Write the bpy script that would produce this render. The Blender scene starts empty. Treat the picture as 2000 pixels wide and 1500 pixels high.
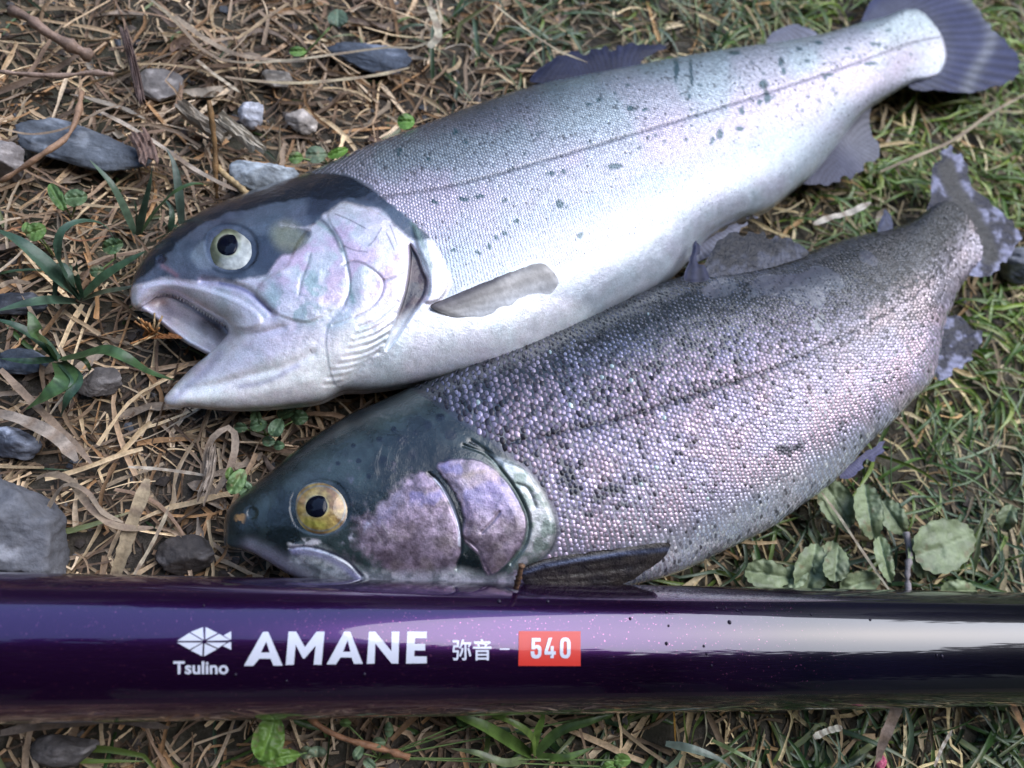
import bpy, math, random
import numpy as np
from mathutils import Vector, Matrix
R = math.radians
rng = np.random.default_rng(7)
random.seed(7)
SC = bpy.context.scene
COL = SC.collection

# ------------------------------------------------------------------ camera
n = np.array([-0.20, -0.42, 0.885]); n /= np.linalg.norm(n)
CAM = n * 0.28
FWD = -n
RIGHT = np.cross(FWD, [0, 1, 0]); RIGHT /= np.linalg.norm(RIGHT)
UP = np.cross(RIGHT, FWD)
LENS = 26.0
FPX = 2000 * LENS / 36.0
cd = bpy.data.cameras.new('camera'); cam = bpy.data.objects.new('camera', cd); COL.objects.link(cam)
cam.matrix_world = Matrix([[RIGHT[0], UP[0], n[0], CAM[0]], [RIGHT[1], UP[1], n[1], CAM[1]], [RIGHT[2], UP[2], n[2], CAM[2]], [0, 0, 0, 1]])
cd.lens = LENS; cd.sensor_width = 36; cd.clip_start = 0.01; cd.clip_end = 2000
cd.dof.use_dof = True; cd.dof.focus_distance = 0.236; cd.dof.aperture_fstop = 10
SC.camera = cam

# ------------------------------------------------------------------ light
w = bpy.data.worlds.new('World'); SC.world = w; w.use_nodes = True
nt = w.node_tree; bg = nt.nodes['Background']
sky = nt.nodes.new('ShaderNodeTexSky'); sky.sky_type = 'NISHITA'; sky.sun_disc = False
SUN_EL, SUN_AZ = 50.0, 66.0         # azimuth measured from +Y towards +X
sky.sun_elevation = R(SUN_EL); sky.sun_rotation = R(SUN_AZ); sky.air_density = 1.0; sky.dust_density = .6
nt.links.new(sky.outputs[0], bg.inputs[0]); bg.inputs[1].default_value = 0.15
sl = bpy.data.lights.new('sun', 'SUN'); sl.energy = 1.6; sl.angle = R(72); sl.color = (1, .975, .95)
so = bpy.data.objects.new('sun', sl); COL.objects.link(so)
sd_ = Vector((math.sin(R(SUN_AZ)) * math.cos(R(SUN_EL)), math.cos(R(SUN_AZ)) * math.cos(R(SUN_EL)), math.sin(R(SUN_EL))))
so.rotation_euler = sd_.to_track_quat('Z', 'Y').to_euler()
so.location = (0, 0, 3)
vs = SC.view_settings; vs.view_transform = 'Standard'; vs.look = 'None'; vs.exposure = 1.52; vs.gamma = 1; vs.use_curve_mapping = False

# ------------------------------------------------------------------ helpers
def U(px, py, z):
    """world point seen at photo pixel (px,py) at world height z"""
    px = np.asarray(px, float); py = np.asarray(py, float); z = np.asarray(z, float)
    u = (px - 1000) / FPX; v = (750 - py) / FPX
    d = FWD + u[..., None] * RIGHT + v[..., None] * UP
    t = (z - CAM[2]) / d[..., 2]
    return CAM + t[..., None] * d
def depth(px, py, z=0.015):
    return (U(px, py, z) - CAM) @ FWD
def PX(P):
    q = np.asarray(P) - CAM; dz = q @ FWD
    return 1000 + FPX * (q @ RIGHT) / dz, 750 - FPX * (q @ UP) / dz
def sst(a, b, x):
    t = np.clip((x - a) / (b - a), 0, 1); return t * t * (3 - 2 * t)
def mix(a, b, t):
    a = np.asarray(a, float); b = np.asarray(b, float)
    t = np.asarray(t)
    for q in (a, b):
        if t.ndim and q.ndim and q.shape[-1] == 3 and (q.ndim == 1 or q.ndim == t.ndim + 1):
            t = t[..., None]; break
    return a * (1 - t) + b * t
def smooth_poly(P, closed=True, step=6.0):
    P = np.asarray(P, float); m = len(P); out = []
    for i in range(m if closed else m - 1):
        p1, p2 = P[i], P[(i + 1) % m]
        p0 = P[i - 1] if (closed or i > 0) else p1
        p3 = P[(i + 2) % m] if (closed or i < m - 2) else p2
        L = np.hypot(*(p2 - p1)[:2]); k = max(1, int(L / step))
        # centripetal-ish tangents, limited to the local segment length
        m1 = (p2 - p0); l1 = np.hypot(*m1[:2]) + 1e-9; m1 = m1 / l1 * L * min(1, l1 / (L + np.hypot(*(p1 - p0)[:2]) + 1e-9))
        m2 = (p3 - p1); l2 = np.hypot(*m2[:2]) + 1e-9; m2 = m2 / l2 * L * min(1, l2 / (L + np.hypot(*(p3 - p2)[:2]) + 1e-9))
        t = (np.arange(k) / k)[:, None]
        out.append((2*t**3-3*t**2+1)*p1 + (t**3-2*t**2+t)*m1 + (-2*t**3+3*t**2)*p2 + (t**3-t**2)*m2)
    out = np.concatenate(out)
    if not closed: out = np.vstack([out, P[-1]])
    return out
def seg_dist(X, Y, poly, closed=True):
    """unsigned distance, nearest point, inside flag"""
    best = np.full(X.shape, 1e9); nx = np.zeros(X.shape); ny = np.zeros(X.shape); ins = np.zeros(X.shape, bool); arc = np.zeros(X.shape); side = np.zeros(X.shape)
    m = len(poly); acc = 0.0
    for i in range(m if closed else m - 1):
        ax, ay = poly[i][:2]; bx, by = poly[(i + 1) % m][:2]
        dx, dy = bx - ax, by - ay; L2 = dx*dx + dy*dy + 1e-12; L = math.sqrt(L2)
        t = np.clip(((X - ax) * dx + (Y - ay) * dy) / L2, 0, 1)
        qx = ax + t * dx; qy = ay + t * dy
        d = (X - qx)**2 + (Y - qy)**2
        k = d < best
        best = np.where(k, d, best); nx = np.where(k, qx, nx); ny = np.where(k, qy, ny)
        arc = np.where(k, acc + t * L, arc); side = np.where(k, (X - ax) * (-dy) + (Y - ay) * dx, side)
        acc += L
        if closed and ay != by:
            c = ((ay > Y) != (by > Y)) & (X < (bx - ax) * (Y - ay) / (by - ay) + ax)
            ins ^= c
    return np.sqrt(best), nx, ny, ins, arc, side
class Grid:
    """a regular net in plan over one outline"""
    def __init__(s, poly, g, smooth=True):
        s.poly = smooth_poly(poly) if smooth else np.asarray(poly, float); s.g = g
        x0, y0 = s.poly.min(0) - 3 * g; x1, y1 = s.poly.max(0) + 3 * g
        s.nx = int(math.ceil((x1 - x0) / g / 8)) * 8 + 1; s.ny = int(math.ceil((y1 - y0) / g / 8)) * 8 + 1
        s.x = x0 + g * np.arange(s.nx); s.y = y0 + g * np.arange(s.ny)
        s.X, s.Y = np.meshgrid(s.x, s.y)
        s.D, s.qx, s.qy, s.ins, _, _ = seg_dist(s.X, s.Y, s.poly)
        s.sd = np.where(s.ins, -s.D, s.D)
    def inflate(s, k=1.0):
        phi = None
        for lv in (8, 4, 2, 1):
            m = s.ins[::lv, ::lv]; G2 = (s.g * lv)**2
            if phi is None: phi = np.zeros(m.shape)
            else:
                up = np.zeros(m.shape)
                up[::2, ::2] = phi; up[1::2, ::2] = .5*(phi[:-1] + phi[1:]); up[:, 1::2] = .5*(up[:, :-2:2] + up[:, 2::2]); phi = up * m
            for _ in range({8: 900, 4: 250, 2: 80, 1: 40}[lv]):
                q = np.zeros_like(phi)
                q[1:-1, 1:-1] = (phi[:-2, 1:-1] + phi[2:, 1:-1] + phi[1:-1, :-2] + phi[1:-1, 2:] + G2) / 4
                phi = q * m
        a = np.abs(s.sd) * s.ins
        num = phi / (a + 1e-6) * s.ins; den = s.ins.astype(float) * sst(0.5 * s.g, 2 * s.g, a)
        num = num * den
        for _ in range(3):
            num = box(num); den = box(den)
        q = num / (den + 1e-6)
        wgt = sst(2 * s.g, 7 * s.g, a)
        phi = q * a * (1 - wgt) + phi * wgt
        return k * 165**.20 * np.maximum(2 * phi, 0)**.40
    def sample(s, F, px, py):
        fx = np.clip((px - s.x[0]) / s.g, 0, s.nx - 1.001); fy = np.clip((py - s.y[0]) / s.g, 0, s.ny - 1.001)
        i = fx.astype(int); j = fy.astype(int); u = fx - i; v = fy - j
        if F.ndim == 3: u = u[..., None]; v = v[..., None]
        return (F[j, i]*(1-u)*(1-v) + F[j, i+1]*u*(1-v) + F[j+1, i]*(1-u)*v + F[j+1, i+1]*u*v)
def box(a):
    b = np.pad(a, 1, mode='edge')
    c = b[:-2] + b[1:-1] + b[2:]
    return (c[:, :-2] + c[:, 1:-1] + c[:, 2:]) / 9
def vnoise(X, Y, sc, seed=0):
    r = np.random.default_rng(seed); T = r.random((64, 64))
    x = X / sc + seed * 7.13; y = Y / sc + seed * 3.7; i = np.floor(x).astype(int); j = np.floor(y).astype(int); u = x - i; v = y - j
    u = u*u*(3-2*u); v = v*v*(3-2*v); i &= 63; j &= 63; i1 = (i+1) & 63; j1 = (j+1) & 63
    return T[j, i]*(1-u)*(1-v) + T[j, i1]*u*(1-v) + T[j1, i]*(1-u)*v + T[j1, i1]*u*v
def fbm(X, Y, sc, seed=0, o=4):
    a = 0; t = 0
    for k in range(o): a = a + vnoise(X, Y, sc / 2**k, seed + k) * .5**k; t += .5**k
    return a / t
def pmask(G, poly, soft=3.0, smooth=True):
    """1 inside an area of the plan, feathered"""
    P = smooth_poly(poly) if smooth else np.asarray(poly, float)
    out = np.zeros(G.X.shape); pad = soft + 2
    i0 = max(0, int((P[:, 0].min() - pad - G.x[0]) / G.g)); i1 = min(G.nx, int((P[:, 0].max() + pad - G.x[0]) / G.g) + 2)
    j0 = max(0, int((P[:, 1].min() - pad - G.y[0]) / G.g)); j1 = min(G.ny, int((P[:, 1].max() + pad - G.y[0]) / G.g) + 2)
    if i1 <= i0 or j1 <= j0: return out
    d, _, _, ins, _, _ = seg_dist(G.X[j0:j1, i0:i1], G.Y[j0:j1, i0:i1], P)
    sdv = np.where(ins, -d, d)
    out[j0:j1, i0:i1] = 1 - sst(-soft, soft, sdv)
    return out
def psd(G, poly, pad=40, smooth=True):
    P = smooth_poly(poly) if smooth else np.asarray(poly, float)
    out = np.full(G.X.shape, float(pad))
    i0 = max(0, int((P[:, 0].min() - pad - G.x[0]) / G.g)); i1 = min(G.nx, int((P[:, 0].max() + pad - G.x[0]) / G.g) + 2)
    j0 = max(0, int((P[:, 1].min() - pad - G.y[0]) / G.g)); j1 = min(G.ny, int((P[:, 1].max() + pad - G.y[0]) / G.g) + 2)
    d, _, _, ins, _, _ = seg_dist(G.X[j0:j1, i0:i1], G.Y[j0:j1, i0:i1], P)
    out[j0:j1, i0:i1] = np.where(ins, -d, d)
    return out
def pline(G, pts, width, smooth=True):
    """1 on a line, gaussian falloff"""
    P = smooth_poly(pts, closed=False) if smooth else np.asarray(pts, float)
    out = np.zeros(G.X.shape); pad = width * 3 + 2
    i0 = max(0, int((P[:, 0].min() - pad - G.x[0]) / G.g)); i1 = min(G.nx, int((P[:, 0].max() + pad - G.x[0]) / G.g) + 2)
    j0 = max(0, int((P[:, 1].min() - pad - G.y[0]) / G.g)); j1 = min(G.ny, int((P[:, 1].max() + pad - G.y[0]) / G.g) + 2)
    if i1 <= i0 or j1 <= j0: return out
    d = seg_dist(G.X[j0:j1, i0:i1], G.Y[j0:j1, i0:i1], P, closed=False)[0]
    out[j0:j1, i0:i1] = np.exp(-(d / width)**2)
    return out
# ---- objects
def tag(o, label=None, cat=None, group=None, kind=None):
    if label: o['label'] = label
    if cat: o['category'] = cat
    if group: o['group'] = group
    if kind: o['kind'] = kind
    return o
def empty(name, loc, label, cat, group=None):
    o = bpy.data.objects.new(name, None); COL.objects.link(o); o.location = tuple(loc); o.empty_display_size = .01
    return tag(o, label, cat, group)
def mesh(name, V, F, mat, parent=None, attrs=None, smooth=True, loc=None):
    """V (n,3) world coordinates, F (m,4) or (m,3) or list"""
    V = np.asarray(V, float)
    base = np.array(parent_loc(parent)) if parent is not None else (np.array(loc) if loc is not None else V.mean(0) * [1, 1, 0] + [0, 0, V[:, 2].min()])
    me = bpy.data.meshes.new(name)
    F = [F] if isinstance(F, np.ndarray) else F
    nv = len(V); me.vertices.add(nv); me.vertices.foreach_set('co', (V - base).ravel())
    idx = np.concatenate([f.ravel() for f in F]); cnt = np.concatenate([np.full(len(f), f.shape[1]) for f in F])
    me.loops.add(len(idx)); me.loops.foreach_set('vertex_index', idx)
    me.polygons.add(len(cnt)); me.polygons.foreach_set('loop_start', np.concatenate([[0], np.cumsum(cnt)[:-1]])); me.polygons.foreach_set('loop_total', cnt)
    me.update(calc_edges=True); me.validate()
    me.polygons.foreach_set('use_smooth', np.full(len(me.polygons), smooth))
    if attrs:
        for k, a in attrs.items():
            a = np.asarray(a, float)
            if a.ndim == 2:
                at = me.attributes.new(k, 'FLOAT_COLOR', 'POINT')
                at.data.foreach_set('color', np.hstack([a[:, :3], np.ones((len(a), 1))]).ravel())
            else:
                at = me.attributes.new(k, 'FLOAT', 'POINT'); at.data.foreach_set('value', a)
    me.materials.append(mat)
    o = bpy.data.objects.new(name, me); COL.objects.link(o)
    if parent is not None: o.parent = parent
    else: o.location = tuple(base)
    return o
def parent_loc(p):
    v = np.array(p.location)
    if p.parent is not None: v = v + parent_loc(p.parent)
    return v
# ---- materials
def mat(name):
    m = bpy.data.materials.new(name); m.use_nodes = True
    N = m.node_tree.nodes; L = m.node_tree.links; b = N['Principled BSDF']
    return m, N, L, b
def attr(N, name):
    a = N.new('ShaderNodeAttribute'); a.attribute_name = name; return a
def noise(N, L, scale, detail=4, rough=.6, vec=None, dist=0):
    t = N.new('ShaderNodeTexNoise'); t.inputs['Scale'].default_value = scale; t.inputs['Detail'].default_value = detail; t.inputs['Roughness'].default_value = rough; t.inputs['Distortion'].default_value = dist
    if vec is not None: L.new(vec, t.inputs['Vector'])
    return t
def objco(N): return N.new('ShaderNodeTexCoord').outputs['Object']
def ramp(N, L, src, stops):
    r = N.new('ShaderNodeValToRGB'); e = r.color_ramp.elements
    while len(e) > 1: e.remove(e[-1])
    for i, (p, c) in enumerate(stops):
        q = e[0] if i == 0 else e.new(p)
        q.position = p; q.color = (*c, 1) if not np.isscalar(c) else (c, c, c, 1)
    L.new(src, r.inputs[0]); return r
def mixc(N, L, a, b, f, mode='MIX'):
    m = N.new('ShaderNodeMix'); m.data_type = 'RGBA'; m.blend_type = mode
    for s, v in ((m.inputs[0], f), (m.inputs[6], a), (m.inputs[7], b)):
        if isinstance(v, (int, float)): s.default_value = v
        elif isinstance(v, tuple): s.default_value = (*v, 1)
        else: L.new(v, s)
    return m.outputs[2]
def bump(N, L, h, strength, dist, nrm=None):
    b = N.new('ShaderNodeBump'); b.inputs['Strength'].default_value = strength; b.inputs['Distance'].default_value = dist
    L.new(h, b.inputs['Height'])
    if nrm is not None: L.new(nrm, b.inputs['Normal'])
    return b.outputs[0]
def mth(N, L, op, a, b=0.0):
    m = N.new('ShaderNodeMath'); m.operation = op
    for s, v in ((m.inputs[0], a), (m.inputs[1], b)):
        if isinstance(v, (int, float)): s.default_value = v
        else: L.new(v, s)
    return m.outputs[0]

def skin_material(name, coat=.8, grain=1.0):
    m, N, L, b = mat(name); oc = objco(N)
    c = attr(N, 'col'); me_ = attr(N, 'metal'); ro = attr(N, 'rough')
    n1 = noise(N, L, 1900, 3, .7, oc); n2 = noise(N, L, 260, 4, .6, oc); n3 = noise(N, L, 60, 4, .6, oc)
    f = ramp(N, L, n1.outputs[0], [(.3, .55), (.5, .97), (.72, 1.4)])
    cc = mixc(N, L, c.outputs['Color'], f.outputs[0], .5 * grain, 'MULTIPLY')
    f2 = ramp(N, L, n2.outputs[0], [(.3, .82), (.7, 1.15)])
    cc = mixc(N, L, cc, f2.outputs[0], .8, 'MULTIPLY')
    # faint pink / green iridescent patches of the guanine layer
    ir = ramp(N, L, n3.outputs[0], [(.3, (.84, 1.02, 1.0)), (.5, (1, 1, 1)), (.72, (1.06, .92, 1.04))])
    cc = mixc(N, L, cc, ir.outputs[0], .5, 'MULTIPLY')
    L.new(cc, b.inputs['Base Color']); L.new(me_.outputs['Fac'], b.inputs['Metallic'])
    rr = mth(N, L, 'ADD', ro.outputs['Fac'], mth(N, L, 'MULTIPLY', mth(N, L, 'SUBTRACT', n2.outputs[0], .5), .25))
    L.new(rr, b.inputs['Roughness'])
    h1 = bump(N, L, n1.outputs[0], .25 * grain, .0004); h2 = bump(N, L, n2.outputs[0], .25, .001, h1)
    L.new(h2, b.inputs['Normal'])
    b.inputs['Coat Weight'].default_value = coat; b.inputs['Coat Roughness'].default_value = .03; b.inputs['Coat IOR'].default_value = 1.38
    nc = noise(N, L, 70, 5, .55, oc, .8)
    L.new(bump(N, L, nc.outputs[0], .4, .004), b.inputs['Coat Normal'])
    b.inputs['Subsurface Weight'].default_value = .12; b.inputs['Subsurface Radius'].default_value = (.004, .002, .0015); b.inputs['Subsurface Scale'].default_value = .5
    return m
def scale_material(name):
    m, N, L, b = mat(name); oc = objco(N)
    c = attr(N, 'col'); me_ = attr(N, 'metal')
    n1 = noise(N, L, 2200, 2, .6, oc)
    f = ramp(N, L, n1.outputs[0], [(.3, .75), (.7, 1.15)])
    L.new(mixc(N, L, c.outputs['Color'], f.outputs[0], .8, 'MULTIPLY'), b.inputs['Base Color'])
    L.new(me_.outputs['Fac'], b.inputs['Metallic']); b.inputs['Roughness'].default_value = .42
    b.inputs['Coat Weight'].default_value = .5; b.inputs['Coat Roughness'].default_value = .18; b.inputs['Coat IOR'].default_value = 1.36
    L.new(bump(N, L, n1.outputs[0], .2, .0004), b.inputs['Normal'])
    return m
def attr_material(name, rough=.6, scale=900, amt=.6, spec=.4, coat=0, bmp=.3, trans=0.0):
    m, N, L, b = mat(name); oc = objco(N)
    c = attr(N, 'col'); n1 = noise(N, L, scale, 4, .65, oc)
    f = ramp(N, L, n1.outputs[0], [(.3, .6), (.7, 1.3)])
    cc = mixc(N, L, c.outputs['Color'], f.outputs[0], amt, 'MULTIPLY')
    L.new(cc, b.inputs['Base Color']); b.inputs['Roughness'].default_value = rough
    b.inputs['Specular IOR Level'].default_value = spec; b.inputs['Coat Weight'].default_value = coat; b.inputs['Coat Roughness'].default_value = .04
    L.new(bump(N, L, n1.outputs[0], bmp, .0006 if name != 'wet_fin' else .0014), b.inputs['Normal']); L.new(bump(N, L, n1.outputs[0], bmp, .0006 if name != 'wet_fin' else .0014), b.inputs['Coat Normal'])
    if trans:
        t = N.new('ShaderNodeBsdfTranslucent'); L.new(cc, t.inputs[0]); mx = N.new('ShaderNodeMixShader'); mx.inputs[0].default_value = trans
        L.new(b.outputs[0], mx.inputs[1]); L.new(t.outputs[0], mx.inputs[2]); L.new(mx.outputs[0], N['Material Output'].inputs[0])
    return m
M = dict(skin=skin_material('fish_skin'), scales=scale_material('fish_scale'), eye=None,
         fin=attr_material('fin_membrane', .55, 500, .5, .12, .05, .3, .06), wetfin=attr_material('wet_fin', .4, 330, .5, .2, .28, 1.0, .04),
         straw=attr_material('dry_straw', .6, 700, .8, .35, 0, .5, .1), blade=attr_material('grass_blade', .42, 500, .5, .5, .15, .3, .2),
         leaf=attr_material('leaf', .5, 450, .5, .45, .1, .6, .15), stone=attr_material('stone', .75, 420, .8, .4, 0, .9),
         twig=attr_material('twig', .6, 600, .8, .35, .1, .8), print=attr_material('print', .3, 200, .05, .5, 1, 0))
m, N, L, b = mat('eye'); L.new(attr(N, 'col').outputs['Color'], b.inputs['Base Color']); L.new(attr(N, 'metal').outputs['Fac'], b.inputs['Metallic']); b.inputs['Roughness'].default_value = .35
_n = noise(N, L, 900, 4, .6, objco(N)); L.new(bump(N, L, _n.outputs[0], .3, .0005), b.inputs['Normal'])
b.inputs['Coat Weight'].default_value = 1; b.inputs['Coat Roughness'].default_value = .02; M['eye'] = m
m, N, L, b = mat('pupil'); b.inputs['Base Color'].default_value = (.004, .005, .012, 1); b.inputs['Roughness'].default_value = .10; b.inputs['Specular IOR Level'].default_value = .25; M['pupil'] = m

def grid_mesh(name, G, H, z0, material, parent, attrs=None, under=.75, under_g=3, zmin=.001):
    """closed body: upper surface at height z0 + H over the plan net, outline on z0, underside below; H in metres"""
    ins = G.ins
    cell = ins[:-1, :-1] | ins[1:, :-1] | ins[:-1, 1:] | ins[1:, 1:]
    use = np.zeros(ins.shape, bool)
    use[:-1, :-1] |= cell; use[1:, :-1] |= cell; use[:-1, 1:] |= cell; use[1:, 1:] |= cell
    idx = -np.ones(ins.shape, int); idx[use] = np.arange(use.sum())
    X = np.where(ins, G.X, G.qx)[use]; Y = np.where(ins, G.Y, G.qy)[use]; h = np.where(ins, H, 0)[use]
    z0v = z0[use] if isinstance(z0, np.ndarray) else np.full(X.shape, float(z0))
    V = U(X, Y, z0v + h)
    j, i = np.nonzero(cell)
    F = np.stack([idx[j, i], idx[j+1, i], idx[j+1, i+1], idx[j, i+1]], 1)
    F = F[:, ::1]
    P = [V]; FF = [F]
    at = {k: [a[use]] for k, a in (attrs or {}).items()}
    if under:
        B = U(X, Y, z0v); B[:, 2] = np.maximum(z0v - under * h, zmin)
        P.append(B); FF.append(F[:, ::-1] + len(V))
        for k in at: at[k].append(at[k][0])
    at = {k: np.concatenate(a) for k, a in at.items()}
    return mesh(name, np.vstack(P), np.vstack(FF), material, parent, at)
def plate(name, poly, zf, material, parent, col, g=4, thick=.0004, metal=None, rough=None, smooth=True, Gd=None):
    """thin shaped sheet (fin, leaf) over an outline: zf(X,Y)->height; col(X,Y)->rgb"""
    G = Gd or Grid(poly, g, smooth)
    z = zf(G.X, G.Y) if callable(zf) else zf
    ins = G.ins
    cell = ins[:-1, :-1] | ins[1:, :-1] | ins[:-1, 1:] | ins[1:, 1:]
    use = np.zeros(ins.shape, bool); use[:-1, :-1] |= cell; use[1:, :-1] |= cell; use[:-1, 1:] |= cell; use[1:, 1:] |= cell
    idx = -np.ones(ins.shape, int); idx[use] = np.arange(use.sum())
    X = np.where(ins, G.X, G.qx)[use]; Y = np.where(ins, G.Y, G.qy)[use]
    z = (z + np.zeros(G.X.shape))[use]
    e = thick * sst(0, 3 * G.g, np.where(ins, G.D, 0)[use])
    V = U(X, Y, z + e); B = U(X, Y, z); B[:, 2] -= e * .5 + 2e-5
    j, i = np.nonzero(cell); F = np.stack([idx[j, i], idx[j+1, i], idx[j+1, i+1], idx[j, i+1]], 1)
    c = col(X, Y) if callable(col) else np.tile(col, (len(X), 1))
    at = {'col': np.vstack([c, c])}
    if metal is not None: at['metal'] = np.full(2 * len(X), float(metal)) if np.isscalar(metal) else np.tile(metal(X, Y), 2)
    if rough is not None: at['rough'] = np.full(2 * len(X), float(rough)) if np.isscalar(rough) else np.tile(rough(X, Y), 2)
    return mesh(name, np.vstack([V, B]), np.vstack([F, F[:, ::-1] + len(V)]), material, parent, at)
# ------------------------------------------------------------------ fish
def line_coords(X, Y, line):
    P = smooth_poly(line, closed=False, step=12)
    d, qx, qy, _, arc, side = seg_dist(X, Y, P, closed=False)
    return arc, np.sign(side) * d, P            # positive below the line
def place_scales(name, G, Z, line, spf, region, colf, parent, lift, ext=(0, 0), tilt=.25, size=1.0, jit=.08, rim=lambda k: .38 + 0 * k):
    P = smooth_poly(line, closed=False, step=4)
    seg = np.hypot(*np.diff(P, axis=0).T); S = np.concatenate([[0], np.cumsum(seg)]); LT = S[-1]
    a0, a1 = -ext[0], LT + ext[1]
    ss = []; s = a0
    while s < a1: ss.append(s); s += spf(s) * .80
    ss = np.array(ss); sp = spf(ss)
    T = np.gradient(P, axis=0); T /= np.hypot(*T.T)[:, None]
    for _ in range(8):
        T = np.vstack([T[:1], (T[:-2] + T[1:-1] + T[2:]) / 3, T[-1:]])
    cx = np.interp(ss, S, P[:, 0]); cy = np.interp(ss, S, P[:, 1]); tx = np.interp(ss, S, T[:, 0]); ty = np.interp(ss, S, T[:, 1])
    cx += tx * (np.minimum(ss, 0) + np.maximum(ss - LT, 0)); cy += ty * (np.minimum(ss, 0) + np.maximum(ss - LT, 0))
    K = np.arange(-90, 91)
    k = K[None] + .5 * (np.arange(len(ss)) % 2)[:, None]
    k = np.sign(k) * np.where(np.abs(k) < 4, np.abs(k), 4 + 60 * (1 - np.exp(-(np.abs(k) - 4) / 60)) )
    kshr = np.exp(-np.maximum(np.abs(k) - 4, 0) / 60)
    r = np.random.default_rng(len(ss))
    px = cx[:, None] - ty[:, None] * k * sp[:, None]; py = cy[:, None] + tx[:, None] * k * sp[:, None]
    spk = sp[:, None] * kshr; TX = np.broadcast_to(tx[:, None], px.shape); TY = np.broadcast_to(ty[:, None], px.shape); sk = np.broadcast_to(ss[:, None], px.shape)
    px = (px + r.normal(0, jit, px.shape) * spk).ravel(); py = (py + r.normal(0, jit, px.shape[0]).reshape(py.shape) * spk).ravel() if False else (py.ravel() + r.normal(0, jit, px.shape[0] * 1 if px.ndim == 1 else px.size) * spk.ravel())
    spk = spk.ravel(); TX = TX.ravel(); TY = TY.ravel(); kk = k.ravel(); sk = sk.ravel()
    ok = (px > G.x[2]) & (px < G.x[-3]) & (py > G.y[2]) & (py < G.y[-3])
    px, py, spk, TX, TY, kk, sk = [a[ok] for a in (px, py, spk, TX, TY, kk, sk)]
    keep = G.sample(region, px, py) > .5
    px, py, spk, TX, TY, kk, sk = [a[keep] for a in (px, py, spk, TX, TY, kk, sk)]
    sd = G.sample(G.sd, px, py); keep = sd < -1.2
    px, py, spk, TX, TY, kk, sk = [a[keep] for a in (px, py, spk, TX, TY, kk, sk)]
    def W(x, y): return U(x, y, G.sample(Z, x, y))
    c = W(px, py); e = 3.0
    a = W(px + TX * e, py + TY * e) - W(px - TX * e, py - TY * e); bq = W(px - TY * e, py + TX * e) - W(px + TY * e, py - TX * e)
    un = lambda v: v / (np.linalg.norm(v, axis=1)[:, None] + 1e-12)
    nn = np.cross(a, bq); nn = un(nn); nn *= np.sign(nn[:, 2:3] + 1e-9)
    # lengths in metres per photo pixel along the two directions
    la = np.linalg.norm(a, axis=1) / (2 * e); lb = np.linalg.norm(bq, axis=1) / (2 * e)
    a = un(a); bq = un(np.cross(nn, a)) * 1.0
    colr, met, sz, lf = colf(px, py, kk, sk, r)
    la = np.minimum(la, 2.2 * depth(px, py) / FPX); lb = np.minimum(lb, 2.2 * depth(px, py) / FPX)
    RA = .47 * spk * la * size * sz * (1 + r.normal(0, .06, len(px))); RB = .60 * spk * lb * size * sz * (1 + r.normal(0, .06, len(px)))
    m_ = spk * depth(px, py) / FPX
    th = r.normal(0, .12, len(px)); A = a * np.cos(th)[:, None] + bq * np.sin(th)[:, None]; B = np.cross(nn, A)
    tl = tilt * (1 + r.normal(0, .5, len(px))) ; tl2 = r.normal(0, .10, len(px))
    vs_ = [c + nn * (m_ * .135 * lf)[:, None] + A * (.1 * RA)[:, None]]
    n6 = 7
    for ring, (rad, hh) in enumerate(((.66, .10), (1.0, -.05))):
        for q in range(n6):
            an = 2 * math.pi * q / n6
            x, y = math.cos(an) * rad, math.sin(an) * rad
            if x > 0: x *= 1.12
            vs_.append(c + A * (RA * x)[:, None] + B * (RB * y)[:, None] + nn * (m_ * (hh * lf + .5 * (tl * x + tl2 * y) * .6))[:, None])
    V = np.stack(vs_, 1)
    nv = 1 + 2 * n6; fs3 = [(0, 1 + q, 1 + (q + 1) % n6) for q in range(n6)]; fs4 = [(1 + q, 1 + n6 + q, 1 + n6 + (q + 1) % n6, 1 + (q + 1) % n6) for q in range(n6)]
    off = (np.arange(len(px)) * nv)[:, None, None]
    F3 = (np.array(fs3)[None] + off).reshape(-1, 3); F4 = (np.array(fs4)[None] + off).reshape(-1, 4)
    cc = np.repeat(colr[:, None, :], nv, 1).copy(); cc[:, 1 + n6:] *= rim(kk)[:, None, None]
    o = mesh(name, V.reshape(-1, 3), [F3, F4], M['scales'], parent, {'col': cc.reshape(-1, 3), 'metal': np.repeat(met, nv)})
    tag(o, kind='stuff')
    print(name, len(px)); return o
def fin_rays(G, origin_line, spread, amp):
    return 0
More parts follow.
